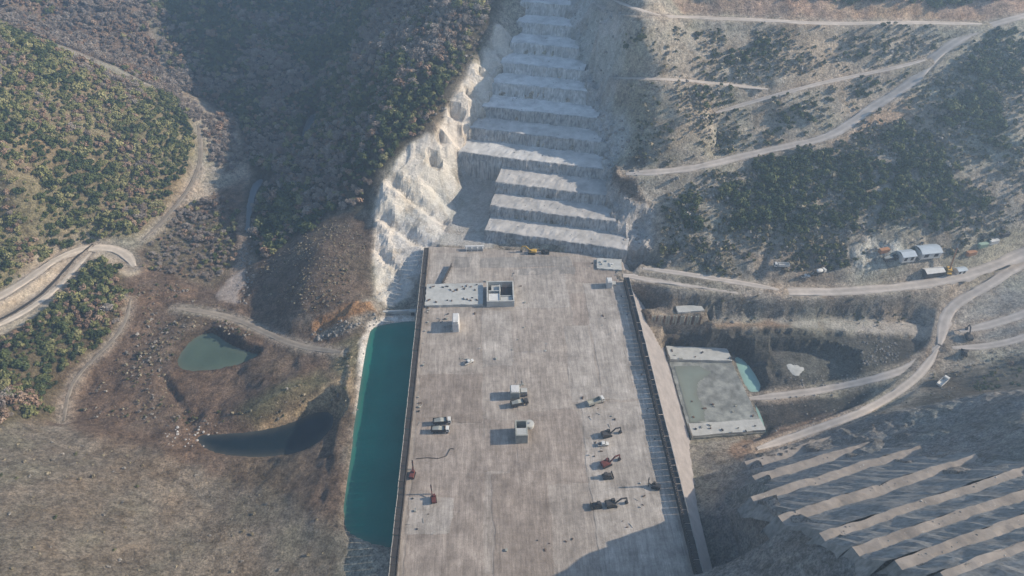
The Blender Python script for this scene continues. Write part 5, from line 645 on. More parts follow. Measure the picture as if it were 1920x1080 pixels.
MB().box((0, 0, 1.4), (11.5, 1.2, 2.9)).build('wall', M['conc_w'], t, .08)
for x in (-5, -1.7, 1.7, 5): m = MB(); m.prism([(x-.2, 0), (x+.2, 0), (x+.2, 2.4), (x-.2, 2.4)], -2.0, -.55); m.build('buttress', M['conc_w'], t)
t = thing('dark_panel_row', (-27.9, 306, 0), R(74), 'dark slanting row of upright panels left of the deck centre behind the raised slab', 'formwork')  # upright panels stand in for a slanting dark shape on the deck
for i in range(6):
    m = MB(); m.box((-7.2+i*2.9, 0, 1.3), (2.8, .25, 2.6)); m.box((-7.2+i*2.9, -.6, .9), (.2, 1.2, .2)); m.build('panel', M['steel'], t)
t = thing('white_slab', (68.4, 312.4, 0), R(-5), 'bright white poured slab at the far right corner of the deck', 'slab')
grid_top('slab_body', [(-7.6, -4.6), (7.2, -5.4), (7.4, 4.6), (-7.2, 5.0)], 1.1, M['conc'], t, th=1.2, n=(12, 8), rough=.12, seed=71)
for i in range(7): m = MB(); m.box((random.uniform(-6.5, 6.5), random.uniform(-4, 4), 1.45), (random.uniform(.8, 1.8), random.uniform(.6, 1.4), .7), random.uniform(0, 3)); m.build('block', M['conc_w' if i % 2 else 'conc'], t)
# cofferdam wall with a gate box at the head of the teal pool
t = thing('cofferdam_wall', (-53.4, 283.1, -9), R(2), 'low grey concrete wall closing the head of the teal pool', 'wall')
MB().box((0, 0, .6), (26.9, 1.4, 5.5)).build('wall', M['conc'], t, .1); MB().box((6.5, -.9, 1.4), (4.0, 2.4, 5.0)).build('gate_box', M['conc'], t, .1); MB().box((6.5, -2.16, 2.0), (2.0, .12, 2.4)).build('gate', M['dark'], t)
# ---------------------------------------------------------------- stilling basin
bs = thing('stilling_basin', (0, 0, 0), 0, 'flat greenish concrete basin slab beside the downstream dam face', 'slab')
ZB = -24.2
grid_top('floor_slab', [(97, 204), (135.5, 206.5), (130.5, 263.6), (96.5, 266.6)], ZB, M['slabg'], bs, th=1.6, n=(24, 34), rough=.12, seed=90)
def bx4(name, q, z, th, mat): return grid_top(name, q, z, M[mat], bs, th=th, n=(12, 5), rough=.1, seed=int(q[0][0]*3) % 97)
bx4('end_sill', [(97.2, 256.2), (131.2, 253.8), (130.7, 263.4), (96.8, 266.3)], ZB+1.8, 2.0, 'conc')
bx4('end_sill', [(97.4, 204.2), (135.3, 206.8), (134.7, 213.8), (97.4, 211.8)], ZB+1.6, 2.0, 'conc')
for i in range(24):
    m = MB(); x = random.uniform(99, 133); y = random.choice([random.uniform(205.5, 212.5), random.uniform(216, 232), random.uniform(255, 263)])
    m.box((x, y, ZB+(2.0 if y < 213 or y > 254 else .3)), (random.uniform(.5, 2.2), random.uniform(.3, .9), .5), random.uniform(0, 3)); m.build('formwork_scrap', M[('dark', 'rebar', 'conc_d')[i % 3]], bs)
pud = [(98.5, 252), (112, 252.5), (118, 247), (109, 241), (106, 232), (108, 222), (106, 215), (98.5, 213.5)]
water_sheet('puddle_water', pud, ZB+.15, M['w_puddle'], grow=-.2, step=.8)
SPY = 274.6
# sheet-pile wall and pale pad above the basin
t = thing('sheet_pile_wall', (102, float(SPY), -13.6), R(-3), 'grooved brown retaining wall above the basin corner', 'wall')
for i in range(22):
    m = MB(); x = -15+i*1.36; m.prism([(x, 0), (x+.45, .0), (x+.62, 6.6), (x-.1, 6.6)], -.35, .35) if i % 2 else m.box((x+.3, .35, 3.3), (.9, .4, 6.6)); m.build('pile', M['rebar' if i % 3 == 0 else 'conc_d'], t)
pad = thing('concrete_pad', (110.5, 279.5, float(hz(110.5, 279.5))+1.2), R(4), 'thin pale concrete pad on the ledge above the basin corner', 'slab')
grid_top('pad_slab', [(-7.5, -2.6), (7.5, -2.6), (7.5, 2.6), (-7.5, 2.6)], -.0, M['conc'], pad, th=2, n=(8, 4), rough=.1, seed=95)
pad = thing('gravel_heap', (163.4, 245.6, float(hz(163.4, 245.6))-.1), 0, 'flat white gravel heap alone on the floor of the dark pit', 'gravel heap')
V = [(0, 0, .35)]; Fc = []
for j, (rr, h) in enumerate(((2.2, .3), (3.6, .16), (4.3, -.25))):
    for i in range(20): a = 2*math.pi*i/20; q = rr*(1+.16*math.sin(3*a+1)+.1*random.uniform(-1, 1)); V.append((q*1.15*math.cos(a), q*1.25*math.sin(a), h+random.uniform(-.08, .08)))
Fc = [(0, 1+i, 1+(i+1) % 20) for i in range(20)]+[(1+20*j+i, 21+20*j+i, 21+20*j+(i+1) % 20, 1+20*j+(i+1) % 20) for j in range(2) for i in range(20)]
raw('heap', V, Fc, M['conc'], pad)
# ---------------------------------------------------------------- vehicles and machines
def wheel(t, x, y, r, wd, n=12):
    m = MB(); V = []
    for yy in (y-wd/2, y+wd/2):
        for i in range(n): a = 2*math.pi*i/n; V.append((x+r*math.cos(a), yy, r+r*math.sin(a)))
    m.add(V, [(i, (i+1) % n, n+(i+1) % n, n+i) for i in range(n)]+[tuple(range(n))[::-1], tuple(range(n, 2*n))]); o = m.build('wheel', M['tyre'], t)
    m = MB(); s = 1 if y > 0 else -1; m.box((x, y+s*wd*.5, r), (r*.8, .08, r*.8)); m.build('hub', M['steel_l'], o); return o
def dump_truck(loc, rz, label, cab='white', bed='dark', group=None, load=True):
    t = thing('dump_truck', loc, rz, label, 'truck', group)
    m = MB(); m.box((0, 0, .95), (8.2, 1.0, .35)); m.build('chassis', M['dark'], t)
    m = MB(); m.prism([(2.5, 1.1), (4.2, 1.1), (4.2, 2.1), (3.9, 3.0), (2.5, 3.1)], -1.2, 1.2); c = m.build('cab', M[cab], t, .06)
    m = MB(); m.box((4.1, 0, 2.45), (.1, 2.0, .75), ry=-.32); m.build('windscreen', M['glass'], c)
    for s in (-1, 1): MB().box((3.3, s*1.21, 2.35), (.9, .04, .6)).build('side_window', M['glass'], c)
    m = MB(); h = 1.5
    m.box((-1.2, 0, 1.4), (6.4, 2.5, .2)); m.box((-1.2, -1.25, 2.1), (6.4, .12, h)); m.box((-1.2, 1.25, 2.1), (6.4, .12, h)); m.box((2.0, 0, 2.3), (.12, 2.5, 1.9)); m.box((-4.4, 0, 2.0), (.12, 2.5, 1.3)); b = m.build('dump_body', M[bed], t)
    if load: m = MB(); m.prism([(-4.2, 1.6), (1.9, 1.6), (1.5, 2.4), (-.8, 2.95), (-3.8, 2.3)], -1.15, 1.15); m.build('load', M['conc_d'], t)
    for x in (3.1, -1.6, -3.0):
        for s in (-1, 1): wheel(t, x, s*1.05, .52, .4 if x > 0 else .6)
    return t
def mixer(loc, rz, label, group=None):
    t = thing('concrete_mixer', loc, rz, label, 'truck', group)
    m = MB(); m.box((0, 0, .95), (8.4, 1.0, .35)); m.build('chassis', M['dark'], t)
    m = MB(); m.prism([(2.6, 1.1), (4.3, 1.1), (4.3, 2.1), (4.0, 3.0), (2.6, 3.1)], -1.2, 1.2); c = m.build('cab', M['white'], t, .06)
    m = MB(); m.box((4.2, 0, 2.45), (.1, 2.0, .75), ry=-.32); m.build('windscreen', M['glass'], c)
    m = MB(); V = []; m.lathe([(.5, 0), (1.15, .8), (1.25, 2.4), (1.0, 4.0), (.55, 5.2)], 14, axis='X'); o = m.build('drum', M['white'], t, smooth=True); o.location = (2.2, 0, 2.3); o.rotation_euler = (0, R(-10), math.pi)
    m = MB(); m.prism([(-4.2, 3.0), (-3.0, 3.3), (-3.0, 3.9), (-4.6, 3.9)], -.6, .6); m.build('hopper', M['dark'], t); m = MB(); m.bar((-4.2, 0, 2.9), (-5.2, .3, 1.4), .22, 6); m.build('chute', M['steel_l'], t)
    for x in (3.2, -1.6, -3.0):
        for s in (-1, 1): wheel(t, x, s*1.05, .52, .4 if x > 0 else .6)
    return t
def excavator(loc, rz, label, colr='yellow', group=None):
    t = thing('excavator', loc, rz, label, 'excavator', group)
    for s in (-1, 1):
        m = MB(); m.prism([(-2.0, .1), (2.0, .1), (2.35, .55), (2.0, 1.0), (-2.0, 1.0), (-2.35, .55)], s*1.3-.3, s*1.3+.3); m.build('track', M['tyre'], t)
    MB().box((0, 0, .75), (2.4, 2.0, .5)).build('undercarriage', M['dark'], t)
    m = MB(); m.prism([(-2.6, 1.15), (1.6, 1.15), (1.6, 1.7), (.3, 1.9), (.1, 2.5), (-2.4, 2.5), (-2.8, 2.0)], -1.35, 1.35); h = m.build('house', M[colr], t, .08)
    m = MB(); m.prism([(.2, 1.5), (1.7, 1.5), (1.75, 2.4), (1.4, 3.1), (.2, 3.1)], .25, 1.3); c = m.build('cab', M[colr], t, .05); MB().box((1.66, .78, 2.4), (.1, .85, 1.0)).build('windscreen', M['glass'], c); MB().box((.9, 1.32, 2.5), (1.0, .05, .8)).build('side_window', M['glass'], c)
    m = MB(); m.prism([(1.2, 1.7), (1.7, 1.6), (4.0, 4.1), (6.2, 3.9), (6.2, 4.4), (3.8, 4.7)], -.75, -.25); m.build('boom', M[colr], t)
    m = MB(); m.prism([(5.9, 4.7), (6.4, 4.5), (7.0, 1.3), (6.6, 1.2)], -.68, -.32); m.build('stick', M[colr], t)
    m = MB(); m.prism([(6.5, 1.5), (7.1, 1.5), (7.3, .7), (6.7, .1), (5.9, .3), (6.0, .9)], -1.1, .1); m.build('bucket', M['dark'], t)
    m = MB(); m.bar((2.0, -.5, 2.0), (3.6, -.5, 3.8), .12, 6); m.build('ram', M['steel_l'], t); return t
def dozer(loc, rz, label, colr='yellow', group=None):
    t = thing('bulldozer', loc, rz, label, 'bulldozer', group)
    for s in (-1, 1): m = MB(); m.prism([(-1.7, .05), (1.7, .05), (2.0, .5), (1.5, 1.0), (-1.5, 1.1), (-2.0, .6)], s*1.1-.28, s*1.1+.28); m.build('track', M['tyre'], t)
    m = MB(); m.prism([(-1.8, .6), (1.9, .6), (1.9, 1.7), (.3, 1.8), (-1.8, 1.7)], -.8, .8); m.build('hull', M[colr], t, .06)
    m = MB(); m.prism([(-1.4, 1.7), (.2, 1.7), (.1, 3.0), (-1.3, 3.0)], -.75, .75); c = m.build('cab', M[colr], t, .05); MB().box((.17, 0, 2.4), (.06, 1.2, .8)).build('windscreen', M['glass'], c)
    m = MB(); m.prism([(2.5, .1), (2.75, .1), (2.6, .7), (2.75, 1.4), (2.5, 1.35), (2.35, .7)], -1.8, 1.8); m.build('blade', M[colr], t)
    for s in (-1, 1): m = MB(); m.bar((-.3, s*1.45, .6), (2.5, s*1.45, .5), .13, 5); m.build('push_arm', M['dark'], t)
    return t
def roller(loc, rz, label, colr='yellow', group=None):
    t = thing('road_roller', loc, rz, label, 'roller', group)
    m = MB(); V = []
    o = MB().lathe([(.85, -1.1), (.85, 1.1)], 16, axis='X').build('drum', M['steel_l'], t); o.location = (1.9, 0, .85); o.rotation_euler = (0, 0, R(90))
    m = MB(); m.box((1.9, 1.25, .95), (2.2, .12, .35)); m.box((1.9, -1.25, .95), (2.2, .12, .35)); m.box((.7, 0, .95), (.4, 2.6, .4)); m.build('yoke', M[colr], t)
    m = MB(); m.prism([(-2.6, .8), (.4, .8), (.4, 1.5), (-.9, 1.7), (-2.6, 1.6)], -.95, .95); m.build('body', M[colr], t, .08)
    m = MB(); m.prism([(-1.0, 1.6), (.2, 1.5), (.2, 2.8), (-.9, 2.8)], -.8, .8); c = m.build('cab', M['dark'], t, .05); MB().box((-.4, 0, 2.86), (1.5, 1.8, .1)).build('roof', M[colr], c)
    for s in (-1, 1): wheel(t, -1.7, s*.95, .75, .5)
    return t
def drill_rig(loc, rz, label, colr='red', group=None):
    t = thing('drill_rig', loc, rz, label, 'drill rig', group)
    for s in (-1, 1): m = MB(); m.prism([(-1.6, .05), (1.6, .05), (1.9, .45), (1.6, .85), (-1.6, .85), (-1.9, .45)], s*1.0-.25, s*1.0+.25); m.build('track', M['tyre'], t)
    m = MB(); m.prism([(-2.0, .8), (1.5, .8), (1.5, 1.7), (.2, 1.9), (-2.0, 2.1)], -.95, .95); m.build('body', M[colr], t, .07)
    m = MB(); m.prism([(.3, 1.7), (1.4, 1.7), (1.3, 2.9), (.3, 2.9)], -.9, .1); c = m.build('cab', M[colr], t, .05); MB().box((1.38, -.4, 2.3), (.06, .8, .8)).build('windscreen', M['glass'], c)
    m = MB(); m.prism([(1.3, 1.2), (1.6, 1.1), (3.2, 2.4), (3.0, 2.7)], .2, .6); m.build('boom', M[colr], t)
    m = MB(); m.box((3.3, .4, 3.2), (.35, .45, 6.4), ry=.08); m.build('mast', M['dark'], t); m = MB(); m.bar((3.55, .4, .1), (3.6, .4, 5.8), .07, 5); m.build('drill_rod', M['steel_l'], t); MB().box((3.5, .4, 5.0), (.5, .6, .8)).build('drill_head', M[colr], t); return t
def pickup(loc, rz, label, colr='white', group=None):
    t = thing('pickup_truck', loc, rz, label, 'pickup', group)
    m = MB(); m.prism([(-2.6, .5), (2.6, .5), (2.65, 1.0), (1.4, 1.15), (.7, 1.75), (-.7, 1.8), (-.8, 1.15), (-2.6, 1.1)], -.9, .9); b = m.build('body', M[colr], t, .06)
    m = MB(); m.box((1.07, 0, 1.47), (.06, 1.5, .6), ry=-.85); m.build('windscreen', M['glass'], b)
    for s in (-1, 1): MB().box((0, s*.905, 1.45), (1.2, .03, .42)).build('side_window', M['glass'], b)
    MB().box((-1.7, 0, 1.12), (1.6, 1.5, .06)).build('load_bed', M['dark'], t)
    for x in (1.65, -1.65):
        for s in (-1, 1): wheel(t, x, s*.8, .38, .26)
    return t
Zd = .2
excavator((23.0, 325.4, 0), R(170), 'yellow excavator at the foot of the lowest bench', 'yellow')
dozer((30.6, 325.2, 0), R(0), 'dark bulldozer beside the yellow excavator at the foot of the benches', 'dark')
dump_truck((-26.0, 199.0, .12), R(4), 'white-cabbed dump truck, upper one of the pair on the left deck lane', 'white', 'dark')
dump_truck((-26.6, 194.2, .12), R(-2), 'white-cabbed dump truck, lower one of the pair on the left deck lane', 'white', 'dark')
dump_truck((10.6, 208.6, Zd), R(12), 'dark loaded dump truck below the olive grey concrete block', 'dark', 'dark')
dump_truck((47.4, 208.4, Zd), R(20), 'grey-white flat truck alone on the pale right deck lane', 'white', 'conc_d', load=False)
excavator((50.0, 189.4, Zd), R(15), 'dark excavator, upper of two machines on the right deck lane', 'dark')
pickup((47.6, 184.2, Zd), R(5), 'white pickup truck just below the upper dark excavator', 'white')
excavator((47.6, 173.6, Zd), R(25), 'dull red excavator on the lower right deck lane', 'red')
dozer((47.0, 167.4, Zd), R(10), 'dark bulldozer below the dull red excavator', 'dark')
excavator((47.0, 153.8, Zd), R(10), 'dark excavator nearest the lower end of the right deck lane', 'dark'); dozer((41.0, 153.4, Zd), R(185), 'dark bulldozer beside the excavator nearest the lower deck end', 'dark')
drill_rig((67.4, 161.6, Zd), R(160), 'drill rig standing by the right formwork near the lower deck end', 'dark')
drill_rig((-28.0, 158.6, Zd), R(100), 'dark red drill rig at the lower left of the deck', 'red'); drill_rig((-38.0, 171.0, .02), R(80), 'small red drill rig against the left formwork', 'red')
pickup((-14.2, 236.6, .1), R(30), 'small white pickup alone on the left half of the deck', 'white')
t = thing('light_mast', (25.6, 243.7, .1), 0, 'slim lamp mast alone in the middle of the deck', 'mast'); m = MB(); m.bar((0, 0, 0), (0, 0, 5.6), .11, 6, .07); m.build('pole', M['steel_l'], t); MB().box((0, 0, .15), (1.0, 1.0, .3)).build('base', M['conc'], t); MB().box((.0, -.2, 5.6), (1.2, .4, .35)).build('lamp_head', M['steel_l'], t)
def tube_path(P_, r, n=5):
    m = MB()
    for a, b in zip(P_[:-1], P_[1:]): m.bar(a, b, r, n)
    return m
o = tube_path([(-37, 179.6, .25), (-32, 180.0, .25), (-27, 179.4, .25), (-23.5, 180.6, .25), (-22.0, 184.2, .25), (-21.6, 184.6, .25), (-20.2, 184.2, .25)], .16).build('hose', M['dark']); tag(o, 'long black hose bent at one end across the left deck lane', 'hose')
# ---------------------------------------------------------------- site camp beside the lower road
def gz(x, y): return float(hz(x, y))
def shed(name, loc, dims, rz, roof, label, arch=False, wall='white'):
    t = thing(name, loc, rz, label, 'shed'); L, W_, Hh = dims
    m = MB()
    for c, d in (((0, -W_/2, Hh/2-.5), (L, .15, Hh+1)), ((0, W_/2, Hh/2-.5), (L, .15, Hh+1)), ((-L/2, 0, Hh/2-.5), (.15, W_-.16, Hh+1)), ((L/2, 0, Hh/2-.5), (.15, W_-.16, Hh+1))): m.box(c, d)
    m.build('wall', M[wall], t)
    if arch:
        n = 9; pr = [(-W_/2-.3+(W_+.6)*i/n, Hh+1.5*math.sin(math.pi*i/n)) for i in range(n+1)]; pr2 = [(x, z-.15) for x, z in pr[::-1]]
        m = MB(); m.prism(pr+pr2, -L/2-.4, L/2+.4); o = m.build('roof', M[roof], t); o.rotation_euler = (0, 0, R(90))
    else:
        m = MB(); m.prism([(-W_/2-.4, Hh), (0, Hh+W_*.22), (W_/2+.4, Hh), (W_/2+.4, Hh-.12), (0, Hh+W_*.22-.14), (-W_/2-.4, Hh-.12)], -L/2-.4, L/2+.4); o = m.build('roof', M[roof], t); o.rotation_euler = (0, 0, R(90))
    for x in (-L*.25, L*.25): MB().box((x, -W_/2-.1, Hh*.45), (L*.22, .06, Hh*.7)).build('door', M['dark'], t)
    return t
shed('site_shed', (235.5, 297.2, gz(235.5, 297.2)), (8, 6, 3.2), R(8), 'roofblue', 'small site shed with pale blue roof left of the big arched tent')
shed('arched_tent', (249.0, 300.0, gz(249, 300)), (12, 8, 3.0), R(6), 'roofblue', 'large pale tent with arched roof beside the lower dirt road', True)
shed('dark_wall_shed', (252.5, 293.0, gz(252.5, 293)), (11, 5, 3.0), R(8), 'conc_w', 'pale-roofed shed with dark walls for a shaded front directly below the arched tent', False, 'dark')  # closed dark walls put the shaded front into the colour
shed('site_shed', (269.0, 293.4, gz(269, 293.4)), (5.5, 3.2, 2.6), R(10), 'roofblue', 'little blue-grey cabin right of the yellow crane')
def container(loc, rz, colr, label):
    t = thing('shipping_container', loc, rz, label, 'container'); MB().box((0, 0, 1.3), (6.0, 2.4, 2.6)).build('body', M[colr], t, .05)
    for i in range(9): MB().box((-2.6+i*.65, -1.23, 1.3), (.22, .06, 2.2)).build('corrugation', M[colr], t)
    MB().box((3.02, 0, 1.3), (.06, 2.1, 2.3)).build('door', M['steel_l'], t)
for x, y, c, l in ((283, 303.5, 'green', 'green container at the left end of the row above the road bend'), (290, 305.5, 'white', 'white container in the middle of the row above the road bend'), (297, 308.5, 'dark', 'dark container at the right end of the row above the road bend'), (276, 300.5, 'orange', 'orange container between the yellow crane and the green container'), (224, 301, 'orange', 'orange container left of the blue-roofed site shed')):
    container((x, y, gz(x, y)), R(14), c, l)
t = thing('mobile_crane', (262.4, 294.4, gz(262.4, 294.4)), R(70), 'yellow mobile crane with raised boom right of the tent', 'crane')
MB().box((0, 0, 1.2), (9, 2.5, .8)).build('chassis', M['yellow'], t, .06); MB().box((-1, 0, 2.3), (4, 2.4, 1.5)).build('superstructure', M['yellow'], t, .08)
m = MB(); m.prism([(3.0, 1.6), (4.6, 1.6), (4.5, 2.7), (3.0, 2.9)], -1.1, 1.1); c = m.build('cab', M['orange'], t, .05); MB().box((4.6, 0, 2.3), (.06, 1.8, .7)).build('windscreen', M['glass'], c)
m = MB(); m.bar((-1.5, 0, 2.8), (3.6, 0, 14.6), .5, 6, .35); m.build('boom', M['orange'], t); m = MB(); m.bar((3.6, 0, 14.4), (5.0, 0, 17.6), .3, 6, .2); m.build('boom_tip', M['steel_l'], t); m = MB(); m.bar((5.0, 0, 17.5), (5.0, 0, 9), .05, 4); m.build('cable', M['dark'], t); MB().box((5.0, 0, 8.8), (.4, .3, .7)).build('hook', M['dark'], t)
for x in (-3.4, -1.2, 1.6, 3.4):
    for s in (-1, 1): wheel(t, x, s*1.1, .6, .4)
dump_truck((164.6, 297.0, gz(164.6, 297)), R(175), 'white truck parked at the cliff foot beside the lower road', 'white', 'white', load=False)
mixer((186.2, 293.6, gz(186.2, 293.6)+.1), R(20), 'white concrete mixer truck on the verge of the lower road')
pickup((178.6, 292.8, gz(178.6, 292.8)+.1), R(5), 'white pickup with trailer space left of the mixer truck', 'white')
excavator((257.2, 252.4, gz(257.2, 252.4)), R(75), 'dark excavator right of the road junction', 'dark'); dozer((249.6, 241.6, gz(249.6, 241.6)), R(60), 'dark bulldozer on the verge below the road junction', 'dark')
dump_truck((228.2, 222.6, gz(228.2, 222.6)), R(35), 'white dump truck on the dark scrub slope at the far right', 'white', 'white', load=False)
dump_truck((226.5, 296.5, gz(226.5, 296.5)), R(10), 'dark dump truck in the shade left of the site sheds', 'dark', 'dark')
# ---------------------------------------------------------------- loose material on the deck
DP = []
DEB = []
for i_, (d_, mt_) in enumerate((((1.6, .5, .35), 'rebar'), ((.9, .7, .5), 'dark'), ((2.6, .25, .2), 'steel_l'), ((1.1, .9, .7), 'conc_d'), ((.7, .5, .6), 'conc'))):
    m = MB(); m.box((0, 0, d_[2]/2), d_)
    if i_ == 0:
        for q_ in (-.5, 0, .5): m.box((q_, .1*q_, d_[2]+.1), (.12, .8, .12))
    me_ = bpy.data.meshes.new('debris'); me_.from_pydata(m.v, [], m.f); me_.materials.append(M[mt_]); DEB.append(me_)
# ---------------------------------------------------------------- vegetation
PC = bpy.data.collections.new('prototypes')      # not linked to the scene
def crown_mesh(name, mat, nleaf, lobes, leaf, seed, flat=.8, sliver=1.0, up=.25):
    r = random.Random(seed); V = []; Fc = []
    L = []
    for i in range(lobes):
        a = r.uniform(0, 6.283); d = r.uniform(.15, .55) if i else 0
        L.append((d*math.cos(a), d*math.sin(a), r.uniform(.55, 1.15) if i else .95, r.uniform(.32, .6)))
    for i in range(nleaf):
        lx, ly, lz, lr = r.choice(L)
        d = Vector((r.gauss(0, 1), r.gauss(0, 1), r.gauss(0, 1))).normalized()
        rr = lr*(r.random()**.35)*r.uniform(.85, 1.12)
        p = Vector((lx, ly, lz))+Vector((d.x*rr, d.y*rr, d.z*rr*flat))
        nrm = (d+Vector((r.gauss(0, .5), r.gauss(0, .5), r.gauss(0, .5)+up))).normalized(); q = nrm.orthogonal().normalized(); tt = nrm.cross(q)
        an = r.uniform(0, 6.283); q, tt = q*math.cos(an)+tt*math.sin(an), tt*math.cos(an)-q*math.sin(an)
        s = leaf*r.uniform(.6, 1.35); k = len(V)
        V += [p-q*s-tt*s*.55*sliver, p+q*s*.2-tt*s*.8*sliver, p+q*s+tt*s*.1*sliver, p-q*s*.1+tt*s*.85*sliver+nrm*s*.25]
        Fc.append((k, k+1, k+2, k+3))
    me = bpy.data.meshes.new(name); me.from_pydata([tuple(v) for v in V], [], Fc); me.materials.append(mat); me.update(); return me
def trunk_mesh(name, seed, spread=.35):
    r = random.Random(seed); m = MB(); m.bar((0, 0, -.25), (.02, .01, .55), .075, 6, .05)
    for i in range(4):
        a = i*1.57+r.uniform(-.4, .4); m.bar((.02, .01, .45), (spread*math.cos(a), spread*math.sin(a), r.uniform(.8, 1.1)), .042, 5, .015)
    me = bpy.data.meshes.new(name); me.from_pydata(m.v, [], m.f); me.materials.append(M['bark']); me.update(); return me
KIND = ['leaf_ever', 'leaf_olive', 'leaf_russet', 'twig']
CR = {}; TK = [trunk_mesh('trunk', 300+i) for i in range(3)]
for k in range(4):
    for v_ in range(3):
        if k < 3: CR[k, v_] = crown_mesh('crown', M[KIND[k]], 260, 6, .15, 10*k+v_)
        else: CR[k, v_] = crown_mesh('crown', M['twig'], 330, 6, .22, 10*k+v_, .95, .22, .1)
SHR = []
for k, mt in enumerate(('scrub_green', 'scrub_tan', 'scrub_grey')):
    for v_ in range(2):
        SHR.append(crown_mesh('shrub', M[mt], 70, 4, .3, 200+10*k+v_, .55, .6 if k else 1))
def proto(name, meshes):
    o = None
    if len(meshes) == 1: o = bpy.data.objects.new(name, meshes[0])
    else:
        bm = bmesh.new()
        me = bpy.data.meshes.new(name); mats = []
        for s in meshes:
            n0 = len(bm.faces); bm.from_mesh(s); bm.faces.ensure_lookup_table()
            for f in bm.faces[n0:]: f.material_index = len(mats)
            mats.append(s.materials[0])
        bm.to_mesh(me); bm.free()
        for q in mats: me.materials.append(q)
        o = bpy.data.objects.new(name, me)
    PC.objects.link(o); return o
def sample(poly, dens):
    P_ = np.array(poly); lo, hi = P_.min(0), P_.max(0); A = (hi-lo).prod(); n = int(A*dens)
    x = rng.uniform(lo[0], hi[0], n); y = rng.uniform(lo[1], hi[1], n); j = fbm(x, y, 12, 2, 77)*5
    k = poly_sd(x, y, poly)+j < 0; x, y = x[k], y[k]
    # thin out pairs that stand too close
    keep = []; cell = {}; mind = .55/math.sqrt(dens)
    for i in range(len(x)):
        c = (int(x[i]/mind), int(y[i]/mind)); ok = True
        for a in (-1, 0, 1):
            for b in (-1, 0, 1):
                for q in cell.get((c[0]+a, c[1]+b), ()):
                    if (x[q]-x[i])**2+(y[q]-y[i])**2 < mind*mind: ok = False
        if ok: cell.setdefault(c, []).append(i); keep.append(i)
    return x[keep], y[keep]
def road_clear(x, y):
    ok = np.ones(len(x), bool)
    for name, wd, L in ROADS:
        m = near_mask(x, y, np.asarray(L)[:, :2], wd)
        if m.any(): d, _ = line_d(x[m], y[m], L); ok[m] &= d > wd*.5+.8
    for name, z, poly in WATER:
        m = near_mask(x, y, poly, 2)
        if m.any(): ok[m] &= poly_sd(x[m], y[m], poly) > .8
    m = near_mask(x, y, NOTCH[0][0], 2)
    if m.any(): ok[m] &= poly_sd(x[m], y[m], NOTCH[0][0]) > 1
    return ok
rows = []
for gi, (name, dens, kw, (s0, s1), poly) in enumerate(TREES):
    x, y = sample(poly, dens*1.9); ok = road_clear(x, y)
    if name.startswith(('right', 'sp')): ok &= fbm(x, y, 22, 3, 15)+rng.uniform(-.1, .1, len(x)) > -.18
    x, y = x[ok], y[ok]
    # species drift in patches
    dr = fbm(x, y, 30, 2, 50+gi); u_ = np.clip(rng.random(len(x))*.55+(dr*1.3+.5)*.45, 0, .9999); kd = np.searchsorted(np.cumsum(kw)/np.sum(kw), u_); kd = np.clip(kd, 0, 3)
    s = (s0*.8+(s1*1.12-s0*.8)*rng.random(len(x))**1.5)*(1+.45*(rng.random(len(x)) > .92))*(1+.25*fbm(x, y, 18, 2, 19)); z = hz(x, y)
    for i in range(len(x)): rows.append((x[i], y[i], z[i], s[i], kd[i], gi))
T = np.array(rows); dist = np.sqrt(T[:, 0]**2+T[:, 1]**2+(T[:, 2]-260)**2); app = T[:, 3]/dist
print('trees', len(T))
PLACE = {'hill': 'the sunlit hill on the left', 'farslope': 'the brown slope behind the left hill', 'dark': 'the shaded slope left of the benches', 'knoll': 'the low knoll inside the cream road loop', 'valleyscrub': 'the valley floor beside the river',
         'rightupper': 'the steep wood right of the winding road', 'rightmid': 'the belt of wood below the winding road', 'rightlow': 'the lowest belt of wood above the lower road', 'rightbank': 'the cliff bank above the lower road',
         'sp1': 'the thicket under the top road', 'sp2': 'the hollow below the short middle track', 'sp3': 'the slope between the middle track and winding road', 'sp4': 'the rim beside the upper benches', 'sp5': 'the upper hillside near the top road',
         'sp6': 'the verge of the upper winding road', 'sp7': 'the top right corner hillside', 'topwood': 'the wood along the top edge', 'scrubbr': 'the dark slope above the near benches'}
KN = [('evergreen_tree', 'dark green evergreen tree'), ('olive_tree', 'yellowish green leafy tree'), ('russet_tree', 'russet brown-leaved tree'), ('bare_tree', 'bare grey-brown twiggy tree')]
ind = []
for ks, nmax in (((0,), 300), ((1,), 110), ((2,), 130), ((3,), 130)):
    q = np.where(np.isin(T[:, 4], ks))[0]; ind += list(q[np.argsort(-app[q])][:nmax])
ind = set(int(i) for i in ind)
src = {}
for i in sorted(ind):
    x, y, z, s, k, g = T[i]; k = int(k); g = int(g); nm = TREES[g][0]; v_ = i % 3
    e = bpy.data.objects.new(KN[k][0], None); e.empty_display_size = .2; C.objects.link(e); e.location = (x, y, z-.1); e.scale = (s, s, s*random.uniform(.8, 1.1)); e.rotation_euler = (0, 0, random.uniform(0, 6.28))
    tag(e, '%s growing %s %s' % (KN[k][1], 'in' if nm in ('rightupper', 'rightmid', 'rightlow', 'sp1', 'sp2', 'topwood') else 'on', PLACE[nm]), 'tree', '%s on %s' % (KN[k][1].replace('tree', 'trees'), PLACE[nm]))
    for nme, me_ in (('trunk', TK[v_]), ('crown', CR[k, v_])):
        o = bpy.data.objects.new(nme, me_); C.objects.link(o); o.parent = e
